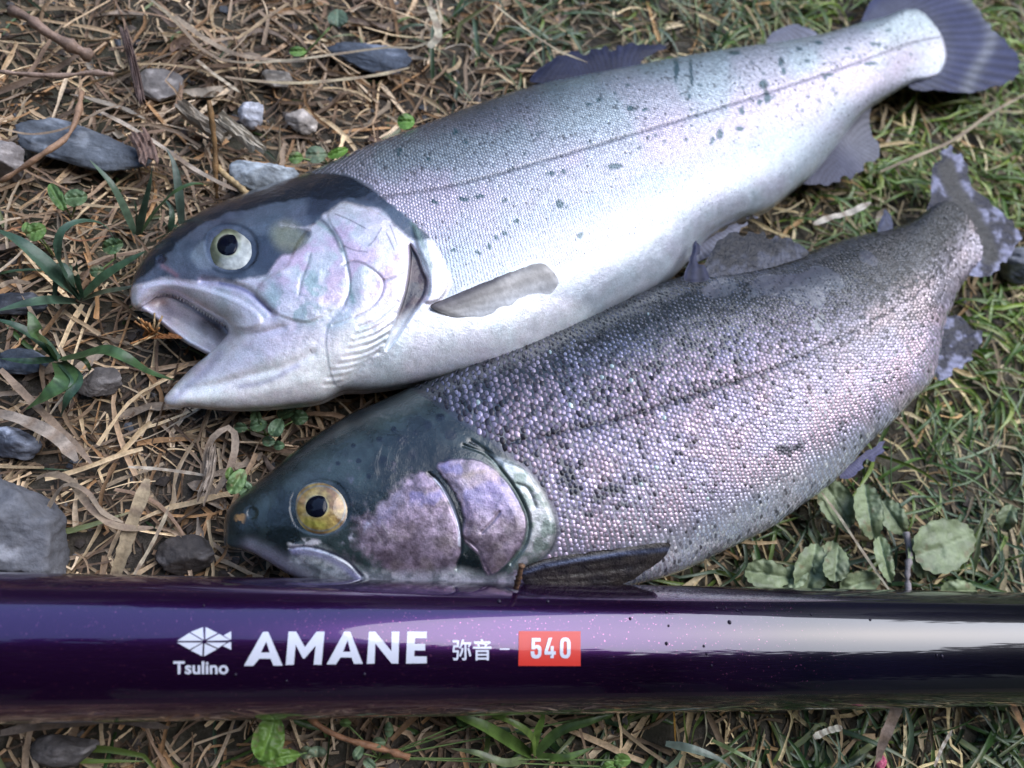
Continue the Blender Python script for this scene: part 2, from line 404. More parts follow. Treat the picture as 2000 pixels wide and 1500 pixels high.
def fin(name, poly, base, tipdir, z, col, parent, g=4, amp=.00012, nray=40, zf=None, metal=0.0, dk_=.45, mt='fin', fray=1.0, rc=.5):
    """a fin: rays fan out from the base line (two points) through the tip direction"""
    (ax, ay), (bx, by) = base
    pp = smooth_poly(poly, step=3.0); bl = math.hypot(bx - ax, by - ay) + 1e-6
    db = np.abs((pp[:, 0] - ax) * (by - ay) - (pp[:, 1] - ay) * (bx - ax)) / bl + .6 * np.maximum(0, ((pp[:, 0] - (ax+bx)/2) * (bx-ax) + (pp[:, 1] - (ay+by)/2) * (by-ay)) / bl - bl/2)
    tn = np.roll(pp, -1, 0) - np.roll(pp, 1, 0); tn /= np.hypot(*tn.T)[:, None] + 1e-9
    rf = np.random.default_rng(len(pp)); k_ = np.arange(len(pp)); jag = (vnoise(k_ * 1., k_ * 0., 3.0, 7) - .7) * 7 + (vnoise(k_ * 1., k_ * 0., 1.3, 9) - .5) * 3 - 9 * (vnoise(k_ * 1., k_ * 0., 9.0, 3) > .86)
    pp = pp + np.stack([tn[:, 1], -tn[:, 0]], 1) * (jag * sst(12, 40, db) * fray)[:, None]
    G = Grid(pp, g, False)
    mx, my = (ax + bx) / 2, (ay + by) / 2
    # focus of the fan behind the base
    fx, fy = mx - tipdir[0], my - tipdir[1]
    def ang(X, Y): return np.arctan2(Y - fy, X - fx)
    def zz(X, Y):
        a = ang(X, Y); rr = np.hypot(X - fx, Y - fy)
        w_ = np.sin(a * nray * 3.4 + 2.5 * vnoise(X, Y, 60, 3))
        zb = zf(X, Y) if zf else z
        return zb + amp * w_ + .0012 * (fbm(X, Y, 70, 5) - .5)
    def cc(X, Y):
        a = ang(X, Y); w_ = .5 + .5 * np.sin(a * nray * 3.4 + 2.5 * vnoise(X, Y, 60, 3))
        c = col(X, Y) if callable(col) else np.tile(col, X.shape + (1,))
        return c * dk_ * (.88 - rc * .52 + rc * w_ + .5 * (fbm(X, Y, 30, 8) - .5))[..., None]
    return plate(name, poly, zz, M[mt], parent, cc, g, .0005, Gd=G)
def eye(cx, cy, rx, ry, rotd, px_, py_, rp, zfun, parent, irisf, bulge):
    bulge = bulge * .6; t = np.linspace(0, 2 * math.pi, 40, endpoint=False); ca, sa = math.cos(R(rotd)), math.sin(R(rotd))
    poly = np.stack([cx + rx*np.cos(t)*ca - ry*np.sin(t)*sa, cy + rx*np.cos(t)*sa + ry*np.sin(t)*ca], 1)
    zc = float(zfun(np.array([cx]), np.array([cy]))[0])
    zr = zfun(poly[:, 0], poly[:, 1])
    # plane through the rim so that the eye sits in the head
    A = np.c_[poly, np.ones(len(poly))]; k, *_ = np.linalg.lstsq(A, zr, rcond=None)
    def zz(X, Y):
        r2 = (((X-cx)*ca + (Y-cy)*sa)/rx)**2 + ((-(X-cx)*sa + (Y-cy)*ca)/ry)**2
        return k[0]*X + k[1]*Y + k[2] - .0006 + bulge * (1 - np.clip(r2, 0, 1))
    def cc(X, Y):
        rr = np.hypot(X - px_, Y - py_) / rp
        r2 = np.sqrt((((X-cx)*ca + (Y-cy)*sa)/rx)**2 + ((-(X-cx)*sa + (Y-cy)*ca)/ry)**2)
        return irisf(X, Y, rr, r2)
    e = plate('eye', poly, zz, M['eye'], parent, cc, 1.5, .0001, metal=.25, smooth=False)
    pp = np.stack([px_ + rp*np.cos(t) - .10*rp*np.cos(2*t) - .05*rp*np.cos(3*t), py_ + rp*1.0*np.sin(t) - .10*rp*np.cos(t)], 1)
    plate('pupil', pp, lambda X, Y: zz(X, Y) + .0003 + .0005 * (1 - np.clip(((X-px_)**2+(Y-py_)**2)/rp**2, 0, 1)), M['pupil'], e, (.01, .01, .02), 1.5, .0001, smooth=False)
    return e

# ---- upper fish (open mouth)
OUT1 = [(255,572),(261,540),(278,508),(305,476),(345,443),(400,408),(450,387),(510,365),(570,345),(630,324),(700,291),(780,260),(860,230),(940,200),(1040,167),(1150,144),(1260,123),(1340,108),(1440,92),(1540,78),(1620,62),(1680,44),(1725,33),(1769,17),(1800,22),(1836,62),(1849,105),(1838,140),(1812,154),(1785,160),(1740,184),(1700,210),(1668,240),(1630,292),(1590,340),(1560,364),(1500,410),(1440,432),(1385,465),(1345,512),(1300,552),(1200,606),(1100,660),(1000,706),(920,724),(850,740),(780,755),(710,764),(672,764),(628,785),(577,792),(528,797),(472,800),(416,798),(367,794),(340,795),(325,790),(320,779),(332,763),(349,744),(377,716),(409,690),(430,668),(444,650),(440,636),(416,620),(388,603),(360,586),(335,575),(311,577),(287,593),(268,603),(258,596)]
G1 = Grid(OUT1, 2.0); X, Y = G1.X, G1.Y
H = G1.inflate(.60) * (1 - .80 * sst(1700, 1845, X))
LAT1 = [(740,384),(770,380),(850,368),(950,345),(1050,316),(1150,287),(1250,257),(1350,227),(1500,180),(1650,130),(1780,85),(1845,70)]
arc1, off1, _ = line_coords(X, Y, LAT1)
sp1f = lambda s: 7.6 - 3.6 * np.clip(np.asarray(s, float) / 1180, 0, 1)
T1 = off1 / sp1f(arc1)            # rows from the lateral line: back about -22, belly about +40
OPER = [(640,419),(671,396),(710,403),(752,424),(783,452),(799,482),(801,506),(795,552),(785,597),(766,650),(738,685),(703,720),(672,756),(655,752),(640,700),(640,640),(672,600),(684,560),(680,524),(670,482),(656,454)]
SLIT = [(801,478),(815,500),(826,530),(834,550),(828,580),(805,612),(780,650),(755,683),(764,650),(784,597),(796,552),(801,506)]
CLEI = [(806,436),(835,455),(855,490),(868,520),(878,548),(872,572),(856,590),(829,592),(836,560),(828,520),(812,480)]
PREO = [(622,433),(654,454),(668,482),(678,524),(682,559),(668,590),(633,614),(600,628),(560,620),(520,600),(500,575),(520,545),(560,520),(585,470)]
MAX_ = [(262,560),(290,552),(330,548),(380,556),(420,566),(470,585),(505,608),(515,625),(508,638),(480,646),(447,641),(416,622),(388,604),(360,587),(335,574),(311,576),(287,592),(266,604),(258,590)]
hp = np.zeros(X.shape)
sd = psd(G1, OPER); hp += 2.6 * (1 - sst(-26, 1.0, sd)) + 1.6 * (1 - sst(-3, 1.5, sd))
sd = psd(G1, PREO); hp += 1.8 * (1 - sst(-4, 4, sd)) 
hp -= 9 * pmask(G1, SLIT, 4)
sd = psd(G1, CLEI); hp += 4 * (1 - sst(-9, 2, sd))
sd = psd(G1, MAX_); hp += 3.2 * (1 - sst(-10, 2, sd))
hp -= 4.0 * pline(G1, [(395,548),(440,553),(480,565),(510,590),(530,612)], 7)
hp -= 1.2 * pline(G1, [(671,517),(690,511),(715,518),(748,548),(742,580),(720,604),(692,620),(650,635)], 2.2)
hp -= 1.2 * pline(G1, [(748,548),(770,540),(794,527)], 2.2)
hp -= .9 * pline(G1, [(622,433),(654,454),(668,482),(678,524),(682,559),(672,590)], 4)
for k_, ln in enumerate([[(700,640),(735,625),(776,590)],[(692,655),(735,640),(772,612)],[(688,668),(730,655),(768,632)],[(680,682),(722,672),(760,652)],[(670,697),(715,688),(750,668)],[(660,712),(705,702),(738,688)],[(650,724),(690,717),(722,702)],[(640,738),(675,733),(708,716)],[(632,752),(662,748),(692,732)]]):
    hp -= 1.2 * pline(G1, ln, 3.6) - .5 * pline(G1, [(a, b + 7) for a, b in ln], 4)
hp -= 3.0 * pline(G1, [(352,762),(420,752),(500,730),(560,715),(610,690)], 9)      # fold along the lower jaw
hp += 2.0 * pline(G1, [(340,782),(430,776),(520,765),(600,745)], 12)
hp -= 3.0 * pline(G1, [(447,660),(480,655),(515,650),(550,640)], 8)
hp -= .7 * pline(G1, [(606,495),(600,520),(588,545),(585,575)], 4)
hp -= 1.6 * pline(G1, LAT1, 3.0)
hp += .8 * pmask(G1, [(395,485),(405,450),(440,432),(480,440),(510,470),(512,505),(490,530),(450,538),(410,522)], 16) - 2.0 * pmask(G1, [(400,485),(408,455),(440,440),(478,446),(500,470),(502,500),(485,522),(450,528),(415,515)], 3)
hp -= 3.0 * pmask(G1, [(305,505),(318,498),(326,506),(318,515),(306,513)], 3)
hp += 4.5 * (fbm(X, Y, 60, 3) - .5) * (1 - pmask(G1, [(740,370),(900,560),(830,640),(700,770),(2000,800),(2000,0),(700,250)], 30, False))
edge = sst(0, 10, np.where(G1.ins, G1.D, 0))
mpp1 = depth(X, Y, .02) / FPX
Z0_1 = .0135
H1 = np.maximum(H + hp * edge, 0) * mpp1
Z1 = Z0_1 + H1
# colours
N1, N2, N3 = fbm(X, Y, 60, 11), fbm(X, Y, 24, 12), fbm(X, Y, 9, 14, 3)
FR1 = sst(200, 560, arc1 + 90 * (N1 - .5)); bodyc = mix(mix((.02, .03, .045), (.14, .16, .20), sst(-24, -8, T1 + 3 * (N1 - .5))), mix((.10, .15, .18), (.26, .30, .34), sst(-26, -14, T1 + 3 * (N1 - .5))), FR1)
bodyc = mix(bodyc, (.30, .29, .35), sst(-9, 0, T1)); bodyc = mix(bodyc, (.46, .44, .51), sst(0, 9, T1)); bodyc = mix(bodyc, (.45, .49, .56), sst(9, 19, T1 + 4 * (N1 - .5)))
metal = mix(.35, .55, sst(-20, -4, T1)); metal = mix(metal, .35, sst(14, 24, T1)); metal = metal + 0 * X
rough = np.full(X.shape, .38)
HEAD1 = [(240,600),(240,480),(400,380),(560,335),(600,338),(675,343),(727,370),(745,384),(780,412),(811,438),(850,475),(880,545),(862,588),(840,600),(800,650),(740,720),(672,790),(300,820),(300,700)]
hm = pmask(G1, HEAD1, 3)
headc = mix((.60, .62, .67), (.74, .71, .79), sst(.4, .6, N1))
headc = mix(headc, (.30, .44, .45), .75 * sst(.48, .62, N2) * pmask(G1, [(520,540),(600,520),(680,560),(670,620),(580,640),(520,620)], 22))
headc = mix(headc, (.62, .44, .60), .7 * sst(.42, .6, fbm(X, Y, 45, 17)) * pmask(G1, [(520,470),(600,440),(780,430),(800,520),(700,590),(540,560)], 25))
headc = mix(headc, (.93, .93, .93), pmask(G1, [(320,790),(340,760),(440,740),(560,700),(700,640),(720,700),(660,770),(500,805)], 28))
dk = pmask(G1, [(240,560),(240,400),(560,300),(690,320),(850,460),(805,470),(752,424),(710,403),(671,394),(640,415),(625,432),(590,445),(550,440),(608,450),(596,478),(575,492),(548,503),(530,522),(505,543),(460,549),(410,547),(370,548),(320,546),(280,556)], 17)
HN = fbm(X, Y, 34, 19, 6); dk = sst(.28, .72, dk + .9 * (HN - .5))
headc = mix(headc, mix((.028, .038, .065), (.085, .105, .15), sst(.35, .65, N1)), dk)
blk = pmask(G1, [(230,560),(240,400),(560,300),(640,318),(690,335),(727,368),(700,385),(640,390),(600,388),(540,395),(490,408),(420,425),(360,465),(320,500),(285,535),(262,555)], 13)
blk = sst(.3, .7, blk + .9 * (fbm(X, Y, 26, 23, 6) - .5)); headc = mix(headc, (.012, .016, .028), blk)
oli = pmask(G1, [(530,450),(560,432),(590,450),(600,470),(580,490),(545,485)], 14); headc = mix(headc, (.20, .21, .15), .8 * oli)
headc = mix(headc, (.45, .42, .58), .8 * pline(G1, [(395,550),(440,557),(480,570),(510,592),(535,615)], 9))
headc = mix(headc, (.10, .10, .22), .75 * pline(G1, [(430,553),(470,563),(500,582),(528,608)], 4))
headc = mix(headc, (.74, .72, .80), .9 * pmask(G1, MAX_, 5) * (1 - .5 * N2))
headc = mix(headc, (.80, .78, .80), pline(G1, [(266,602),(287,592),(311,577),(335,576),(360,588),(388,605),(416,622),(447,641)], 5))
headc = mix(headc, (.16, .34, .32), .6 * pline(G1, [(622,436),(654,458),(668,484),(678,526),(682,559),(690,590)], 5) * (.4 + N2))
headc = mix(headc, (.04, .06, .09), .8 * pline(G1, [(622,425),(640,440),(655,462),(668,490)], 5))
headc = mix(headc, (.10, .09, .12), .55 * pline(G1, [(671,517),(690,511),(715,518),(748,548),(742,580),(720,604),(692,620)], 1.6))
headc = mix(headc, (.12, .10, .12), .6 * pline(G1, [(748,548),(770,540),(794,527)], 1.8))
for ln in ([(655,418),(680,428),(714,446)], [(762,440),(768,455),(776,478)], [(755,455),(762,470),(770,488)], [(610,690),(606,682)], [(672,480),(690,488),(716,492)], [(745,445),(730,470),(720,480)]):
    headc = mix(headc, (.08, .07, .10), .7 * pline(G1, ln, 1.3))
headc = mix(headc, (.07, .12, .12), .7 * pline(G1, [(608,496),(600,520),(592,545),(585,575)], 2.5) * N2 * 1.5)
headc = mix(headc, (.30, .20, .26), .6 * pmask(G1, [(500,555),(515,548),(522,562),(508,570)], 7))
headc = mix(headc, (.30, .30, .48), .5 * pline(G1, [(340,780),(365,755),(400,725),(430,690)], 9))
headc = mix(headc, (.42, .42, .58), .6 * pline(G1, [(470,755),(520,745),(580,715)], 6))
headc = mix(headc, (.40, .16, .18), .3 * pline(G1, [(318,520),(335,530),(345,538)], 5))
headc = mix(headc, (.02, .02, .04), pmask(G1, [(306,506),(316,499),(326,506),(318,515),(308,513)], 2))
headc = mix(headc, (.015, .02, .035), .8 * np.exp(-((np.hypot((X - 451) / 56, (Y - 486) / 48) - 1) / .075)**2))
headc = mix(headc, (.35, .42, .50), .35 * pmask(G1, [(372,500),(385,480),(398,470),(402,500),(415,522),(395,525),(380,515)], 5))
sl_ = pmask(G1, SLIT, 2.5)
headc = mix(headc, mix((.012, .012, .03), (.05, .022, .035), sst(.4, .6, N2)), sl_)
headc = mix(headc, (.22, .30, .26), .7 * pline(G1, [(806,436),(822,470),(838,510),(845,545),(838,575)], 6) * (.4 + N2))
headc = mix(headc, (.82, .82, .84), .9 * pmask(G1, [(838,470),(856,495),(868,525),(874,550),(866,574),(848,584),(842,560),(846,520)], 5))
hmetal = mix(.42, .05, np.maximum(dk, blk)); hmetal = mix(hmetal, .12, pmask(G1, [(320,790),(340,760),(440,740),(560,700),(700,640),(720,700),(660,770),(500,805)], 28)) * (1 - sl_)
hrough = mix(.36, .12, np.maximum(dk, blk))
col = mix(bodyc, headc, hm); metal = mix(metal, hmetal, hm); rough = mix(rough, hrough, hm)
col = mix(col, (.78, .80, .86), (1 - sst(-14, 12, -(X - 860) * .0 - (Y - (590 + (X - 690) * -.02)) )) * pmask(G1, [(680,770),(760,640),(840,600),(1100,570),(1160,640),(1000,720),(850,750)], 18))
# dark spots with ragged edges
spots = [(820,425,9),(905,388,14,5),(938,382,12,4),(848,392,7,4),(985,390,8,4),(1092,398,8,9),(1106,405,5,4),(1010,430,7,5),(985,455,6,5),(970,464,5,5),(955,483,5,8),(934,495,5,5),(884,490,6,4),(1133,460,6,10),(1200,325,16,7),(1075,340,9,5),(1100,336,6,5),(888,258,5,5),(908,275,4,4),(835,310,5,4),(780,293,7,4),(778,297,4,4),(1320,140,6,26),(1350,140,4,30),(1490,165,10,12),(1497,190,9,14),(1482,200,6,8),(1405,262,7,14),(1445,250,9,5),(1448,217,7,8),(1390,275,5,9),(1525,120,6,10),(1528,138,5,8),(1435,105,12,5),(1620,145,10,4),(1612,150,5,8),(1700,125,14,5),(1710,85,14,4),(1560,95,7,4),(1655,95,9,4),(1575,120,6,4),(1735,60,6,5),(1600,85,8,4),(1230,212,8,6),(1150,205,6,4),(1170,195,7,5),(1345,190,5,6),(1258,215,5,3)]
smk = np.zeros(X.shape)
for s_ in spots:
    rx = s_[2]; ry = s_[3] if len(s_) > 3 else s_[2]
    if (s_[0], s_[1]) == (820, 425): continue
    q = ((X - s_[0] - 9 * (N3 - .5))/rx)**2 + ((Y - s_[1] - 9 * (N2 - .5))/ry)**2
    smk = np.maximum(smk, 1 - sst(.5, 1.3, q))
rs = np.random.default_rng(4)
for _ in range(90):
    sx = rs.uniform(900, 1780); ly = np.interp(sx, [p[0] for p in LAT1], [p[1] for p in LAT1]); sy = ly + rs.normal(-10, 60) * (1 - (sx - 900) / 1500); rr_ = rs.uniform(1.5, 4.5)
    q = ((X - sx)**2 + (Y - sy)**2) / rr_**2; smk = np.maximum(smk, .8 * (1 - sst(.5, 1.6, q)))
smk *= (1 - hm)
col = mix(col, (.04, .10, .12), .85 * smk)
latm = pline(G1, LAT1, 2.0) * (1 - hm); col = mix(col, (.10, .11, .14), .75 * latm)
COL1 = col
fish1 = empty('trout', U(1000., 450., 0.001) * [1, 1, 0], 'silvery trout lying above with its white mouth wide open', 'fish')
grid_mesh('body', G1, H1, Z0_1, M['skin'], fish1, {'col': col, 'metal': metal, 'rough': rough})
z1f = lambda x, y: G1.sample(Z1, x, y)
reg1 = (1 - pmask(G1, [(240,600),(240,480),(400,380),(560,335),(600,338),(675,341),(727,366),(745,384),(780,412),(811,438),(850,475),(882,545),(885,575),(900,560),(960,545),(1050,505),(1110,560),(1060,640),(980,700),(860,760),(672,820),(240,850)], 1)) * (1 - .0 * smk)
reg1 = reg1 * (T1 < 31)
def colf1(px, py, k, s, r):
    c = G1.sample(COL1, px, py); t = G1.sample(T1, px, py); sm = G1.sample(smk, px, py)
    fr = G1.sample(FR1, px, py); base = mix(mix((.16, .19, .23), (.42, .44, .48), sst(-21, -10, t)), mix((.34, .42, .46), (.58, .62, .66), sst(-25, -12, t)), fr); base = mix(base, (.62, .60, .68), sst(-9, 2, t)); base = mix(base, (.48, .51, .59), sst(7, 18, t))
    hue = fbm(px, py, 90, 21); base = base * mix((.93, 1.02, 1.02), (1.04, .95, 1.02), sst(.35, .65, hue))
    base = mix(base, c, .2 + .8 * sm)
    base = base * (1 + r.normal(0, .13, len(px)))[:, None]
    dkn = (r.random(len(px)) < .03 * sst(2, -12, t) + .01); base[dkn] *= .35
    base[np.abs(k) < .8] *= .66
    met = mix(.5, .3, sst(12, 22, t))
    lift = 1 - .75 * sst(14, 26, t)
    return np.clip(base, 0, 1), met, mix(.80, 1.0, sst(-20, -6, t)) * (1 - .15 * sst(18, 28, t)), lift
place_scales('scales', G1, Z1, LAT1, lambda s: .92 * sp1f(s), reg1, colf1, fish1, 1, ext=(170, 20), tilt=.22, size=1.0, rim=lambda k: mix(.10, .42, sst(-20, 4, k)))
# eye, mouth, fins
def iris1(X, Y, rr, r2):
    c = mix((.09, .10, .065), (.52, .53, .48), sst(-10, 26, (X - 446) + .6 * (Y - 478) + 22 * (fbm(X, Y, 14, 7) - .5)) )
    c = mix(c, (.42, .45, .28), .7 * (1 - sst(1.0, 1.5, rr)))
    c = mix((.40, .40, .33), c, sst(1.0, 1.16, rr)); c = mix(c, (.02, .02, .03), 1 - sst(.95, 1.06, rr))
    c = mix(c, (.10, .12, .15), sst(.90, .99, r2)); return c * (.45 + 1.1 * fbm(X, Y, 8, 6))[..., None]
eye(451, 486, 52, 44, 8, 445, 478, 20, z1f, fish1, iris1, .0030)
def mouthz(X, Y):
    d = sst(0, 60, np.hypot(X - 285, Y - 600)) * 0; t = np.clip(((X - 280) * .80 + (Y - 600) * .6) / 190, 0, 1)
    e = seg_dist(X, Y, np.array([(258,596),(311,577),(335,575),(388,603),(440,636),(450,650)], float), closed=False)[0]
    return .0125 - .006 * sst(0, 40, e) * sst(0, .4, t) + .0022 * pl(X, Y, [(283,604),(320,630),(370,668),(412,690)], 9) + .0008 * pl(X, Y, [(330,585),(400,625),(440,655)], 12)
def pl(X, Y, pts, w_): return np.exp(-(seg_dist(X, Y, np.array(pts, float), closed=False)[0] / w_)**2)
def mouthc(X, Y):
    c = mix((.72, .68, .74), (.46, .44, .52), sst(.3, .7, fbm(X, Y, 40, 31)))
    c = mix(c, (.04, .04, .07), pl(X, Y, [(400,632),(420,640),(432,655)], 13)); c = mix(c, (.45, .28, .22), .6 * pl(X, Y, [(300,590),(320,590)], 9))
    return mix(c, (.55, .54, .66), pl(X, Y, [(283,606),(320,632),(370,670),(412,692)], 9))
plate('mouth_lining', [(256,592),(270,585),(311,566),(335,562),(388,590),(440,625),(462,645),(450,668),(436,680),(413,694),(388,684),(350,662),(318,636),(292,612),(270,606)], mouthz, M['skin'], fish1, mouthc, 3, .001, metal=.0, rough=.3)
# small teeth along the upper lip
tp = smooth_poly([(300,580),(311,577),(335,576),(360,588),(388,605),(416,622),(444,640)], closed=False, step=6); Vt = []; Ft = []
for i, (tx, ty) in enumerate(tp):
    b_ = U(tx, ty - 4, .0175); t_ = U(tx - 1.5, ty + 4, .0150); m_ = .00055
    k = len(Vt); Vt += [b_ + [m_, 0, 0], b_ + [-m_, 0, 0], b_ + [0, 0, -m_ * 2], t_]; Ft += [(k, k+1, k+3), (k+1, k+2, k+3), (k+2, k, k+3)]
mesh('teeth', np.array(Vt), np.array(Ft), M['skin'], fish1, {'col': np.full((len(Vt), 3), .75), 'metal': np.zeros(len(Vt)), 'rough': np.full(len(Vt), .3)})
navy = lambda X, Y: mix((.05, .06, .15), (.15, .17, .34), fbm(X, Y, 40, 41))
fin('dorsal_fin', [(1036,160),(1050,135),(1080,113),(1115,99),(1165,92),(1230,85),(1285,86),(1302,92),(1285,104),(1262,112),(1250,124),(1255,136),(1150,155)], ((1040,158), (1250,124)), (-60, 160), .010, navy, fish1, dk_=.28)
fin('adipose_fin', [(1498,84),(1506,66),(1530,52),(1548,46),(1568,50),(1592,62),(1600,74),(1550,88)], ((1500,80), (1590,70)), (-60, 100), .012, (.40, .42, .55), fish1)
def cau(X, Y):
    rr = np.hypot((X - 1760), (Y - 100)); c = mix((.09, .11, .26), (.15, .17, .33), fbm(X, Y, 50, 42))
    c = mix(c, (.45, .48, .58), .9 * np.exp(-((rr - 165 - 18 * np.sin(Y * .03)) / 14)**2)); return mix(c, (.30, .32, .40), .4 * (1 - sst(88, 115, rr)))
fin('caudal_fin', [(1684,48),(1690,22),(1706,-6),(1735,-45),(1790,-70),(1850,-55),(1895,-10),(1925,38),(1958,72),(1985,100),(1994,128),(1984,152),(1940,172),(1890,182),(1830,179),(1776,170),(1765,120),(1740,60)], ((1700,30), (1790,160)), (120, 12), .013, cau, fish1, nray=34)
fin('anal_fin', [(1702,205),(1698,228),(1706,262),(1722,290),(1714,312),(1692,332),(1650,354),(1608,361),(1562,356),(1580,330),(1640,250)], ((1690,215), (1575,345)), (60, 60), .010, lambda X, Y: mix((.20, .21, .32), (.42, .43, .52), sst(-20, 60, (X - 1640) - (Y - 300))), fish1)
fin('pelvic_fin', [(1345,505),(1370,478),(1410,448),(1470,416),(1480,424),(1462,440),(1420,468),(1385,500),(1350,516)], ((1345,505), (1370,480)), (80, -45), .017, (.42, .44, .58), fish1)
def zpec1(X, Y):
    up = seg_dist(X, Y, np.array([(842,598),(900,572),(960,546),(1020,522),(1062,514)], float), closed=False)[0]
    return z1f(X, Y) + .0011 - .0022 * sst(5, 78, up + 10 * (fbm(X, Y, 26, 46) - .5))
def cpec1(X, Y):
    up = seg_dist(X, Y, np.array([(842,598),(900,572),(960,546),(1020,522),(1062,514)], float), closed=False)[0]
    c = mix((.36, .345, .33), (.50, .485, .48), fbm(X, Y, 30, 44)); c = mix(c, (.05, .05, .07), (1 - sst(2, 12, up)) * sst(1090, 940, X)); c = mix(c, (.12, .11, .12), .7 * (1 - sst(8, 34, up)) * sst(1020, 900, X)); return mix(c, (.58, .60, .64), sst(22, 62, up))
fin('pectoral_fin', [(840,598),(870,583),(910,566),(960,545),(1020,523),(1058,514),(1080,530),(1092,552),(1086,580),(1060,602),(1020,618),(960,628),(900,624),(858,610)], ((843,598), (862,608)), (70, -22), 0, cpec1, fish1, zf=zpec1, g=3, nray=22, amp=.00003, dk_=1.25, fray=.10, rc=.15)

# ---- lower fish (closed mouth)
OUT2 = [(437,1052),(440,1006),(458,978),(490,950),(535,915),(580,876),(630,840),(688,806),(742,783),(800,757),(850,737),(960,690),(1060,650),(1200,592),(1262,563),(1330,540),(1400,528),(1480,518),(1540,506),(1600,484),(1660,464),(1720,450),(1780,432),(1806,414),(1828,398),(1852,390),(1876,398),(1898,422),(1922,455),(1933,490),(1920,512),(1900,530),(1880,556),(1860,598),(1846,634),(1836,690),(1820,745),(1780,786),(1738,830),(1699,864),(1646,924),(1612,954),(1560,991),(1507,1030),(1440,1064),(1392,1087),(1344,1111),(1296,1128),(1248,1140),(1200,1152),(1130,1164),(1050,1168),(950,1170),(850,1168),(740,1162),(650,1150),(600,1136),(560,1120),(520,1096),(485,1077),(455,1072),(440,1066)]
G2 = Grid(OUT2, 2.0); X, Y = G2.X, G2.Y
H = G2.inflate(.56) * (1 - .75 * sst(1800, 1925, X + .1 * (460 - Y)))
LAT2 = [(985,866),(1080,848),(1200,820),(1320,783),(1450,740),(1560,700),(1680,640),(1780,582),(1850,520),(1905,450)]
arc2, off2, _ = line_coords(X, Y, LAT2)
sp2f = lambda s: 13.4 - 8.2 * np.clip(np.asarray(s, float) / 1060, 0, 1)**.9
T2 = off2 / sp2f(arc2)
CHEEK = [(700,1040),(710,1022),(742,998),(769,970),(800,945),(823,931),(850,948),(878,988),(894,1030),(897,1072),(884,1104),(850,1126),(800,1128),(751,1100),(715,1065)]
OP2 = [(854,910),(895,897),(940,901),(980,930),(1010,973),(1028,1018),(1021,1059),(994,1095),(953,1124),(936,1085),(904,1052),(906,1010),(890,965)]
CL2 = [(948,884),(980,896),(1021,912),(1050,948),(1070,985),(1084,1030),(1076,1065),(1057,1088),(1021,1113),(990,1125),(1000,1100),(1024,1062),(1032,1018),(1014,972),(984,928)]
MX2 = [(571,1062),(600,1062),(640,1072),(680,1092),(710,1115),(725,1140),(690,1145),(640,1128),(600,1105),(575,1085)]
hp = np.zeros(X.shape)
sd = psd(G2, OP2); hp += 2.2 * (1 - sst(-22, 1, sd)) + 1.8 * (1 - sst(-2.5, 1.5, sd))
sd = psd(G2, CHEEK); hp += 1.4 * (1 - sst(-22, 4, sd))
hp -= 3.4 * pline(G2, [(838,925),(858,945),(880,985),(896,1030),(900,1070),(892,1110)], 2.8)
hp -= 3.2 * pline(G2, [(905,870),(950,888),(984,925),(1014,970),(1032,1018),(1026,1062),(998,1100)], 3.2)
sd = psd(G2, CL2); hp += 3.5 * (1 - sst(-8, 2, sd))
hp -= 3 * pline(G2, [(920,862),(945,878),(960,892),(975,905)], 5)
hp -= 2 * pline(G2, [(1010,946),(1030,955),(1045,990)], 4)
sd = psd(G2, MX2); hp += 2.2 * (1 - sst(-8, 2, sd))
hp -= 3 * pline(G2, [(566,1070),(600,1068),(640,1078),(680,1098),(706,1125)], 3.5)
hp -= 2.0 * pline(G2, [(940,1040),(965,1015),(975,1000)], 2.5) + 1.5 * pline(G2, [(904,1050),(930,1070),(945,1100),(955,1120)], 3)
hp += .4 * pmask(G2, [(562,990),(575,955),(620,930),(665,940),(690,975),(690,1010),(665,1040),(620,1048),(575,1030)], 14) - 1.6 * pmask(G2, [(566,994),(575,960),(620,936),(662,945),(682,975),(682,1010),(660,1036),(620,1044),(580,1030)], 3)
hp -= 3 * pmask(G2, [(482,1000),(492,990),(502,996),(500,1010),(488,1014)], 3)
hp -= 1.8 * pline(G2, LAT2, 3.5)
HEAD2 = [(420,1100),(420,980),(600,840),(742,770),(790,758),(850,790),(905,830),(950,858),(1000,898),(1045,935),(1072,980),(1088,1030),(1080,1070),(1062,1090),(1025,1118),(1000,1180),(420,1180)]
hm2 = pmask(G2, HEAD2, 3)
hp += 2.5 * (fbm(X, Y, 50, 6) - .5) * hm2
edge = sst(0, 10, np.where(G2.ins, G2.D, 0))
mpp2 = depth(X, Y, .025) / FPX
Z0_2 = .0155
H2 = np.maximum(H + hp * edge, 0) * mpp2
Z2 = Z0_2 + H2
N1, N2, N3 = fbm(X, Y, 60, 51), fbm(X, Y, 22, 52), fbm(X, Y, 8, 54, 3)
bodyc = mix((.018, .024, .030), (.035, .04, .06), sst(-16, -4, T2)); bodyc = mix(bodyc, (.09, .08, .11), sst(-2, 6, T2)); bodyc = mix(bodyc, (.28, .27, .32), sst(10, 22, T2 + 3 * (N1 - .5))); bodyc = mix(bodyc, (.58, .60, .64), sst(20, 27, T2 + 4 * (N1 - .5)))
tl_ = sst(420, 900, arc2); bodyc = mix(bodyc, mix((.03, .033, .037), mix((.16, .15, .17), (.50, .52, .55), sst(4, 14, T2)), sst(-6, 2, T2)), tl_)
metal2 = mix(.15, .4, sst(-6, 8, T2)) + 0 * X; rough2 = np.full(X.shape, .24)
headc = mix((.008, .013, .015), (.036, .054, .056), sst(.35, .7, N1))
headc = mix(headc, (.012, .016, .018), pmask(G2, [(420,1060),(430,980),(600,840),(742,770),(800,750),(800,775),(700,830),(600,895),(540,950),(480,1010)], 30))
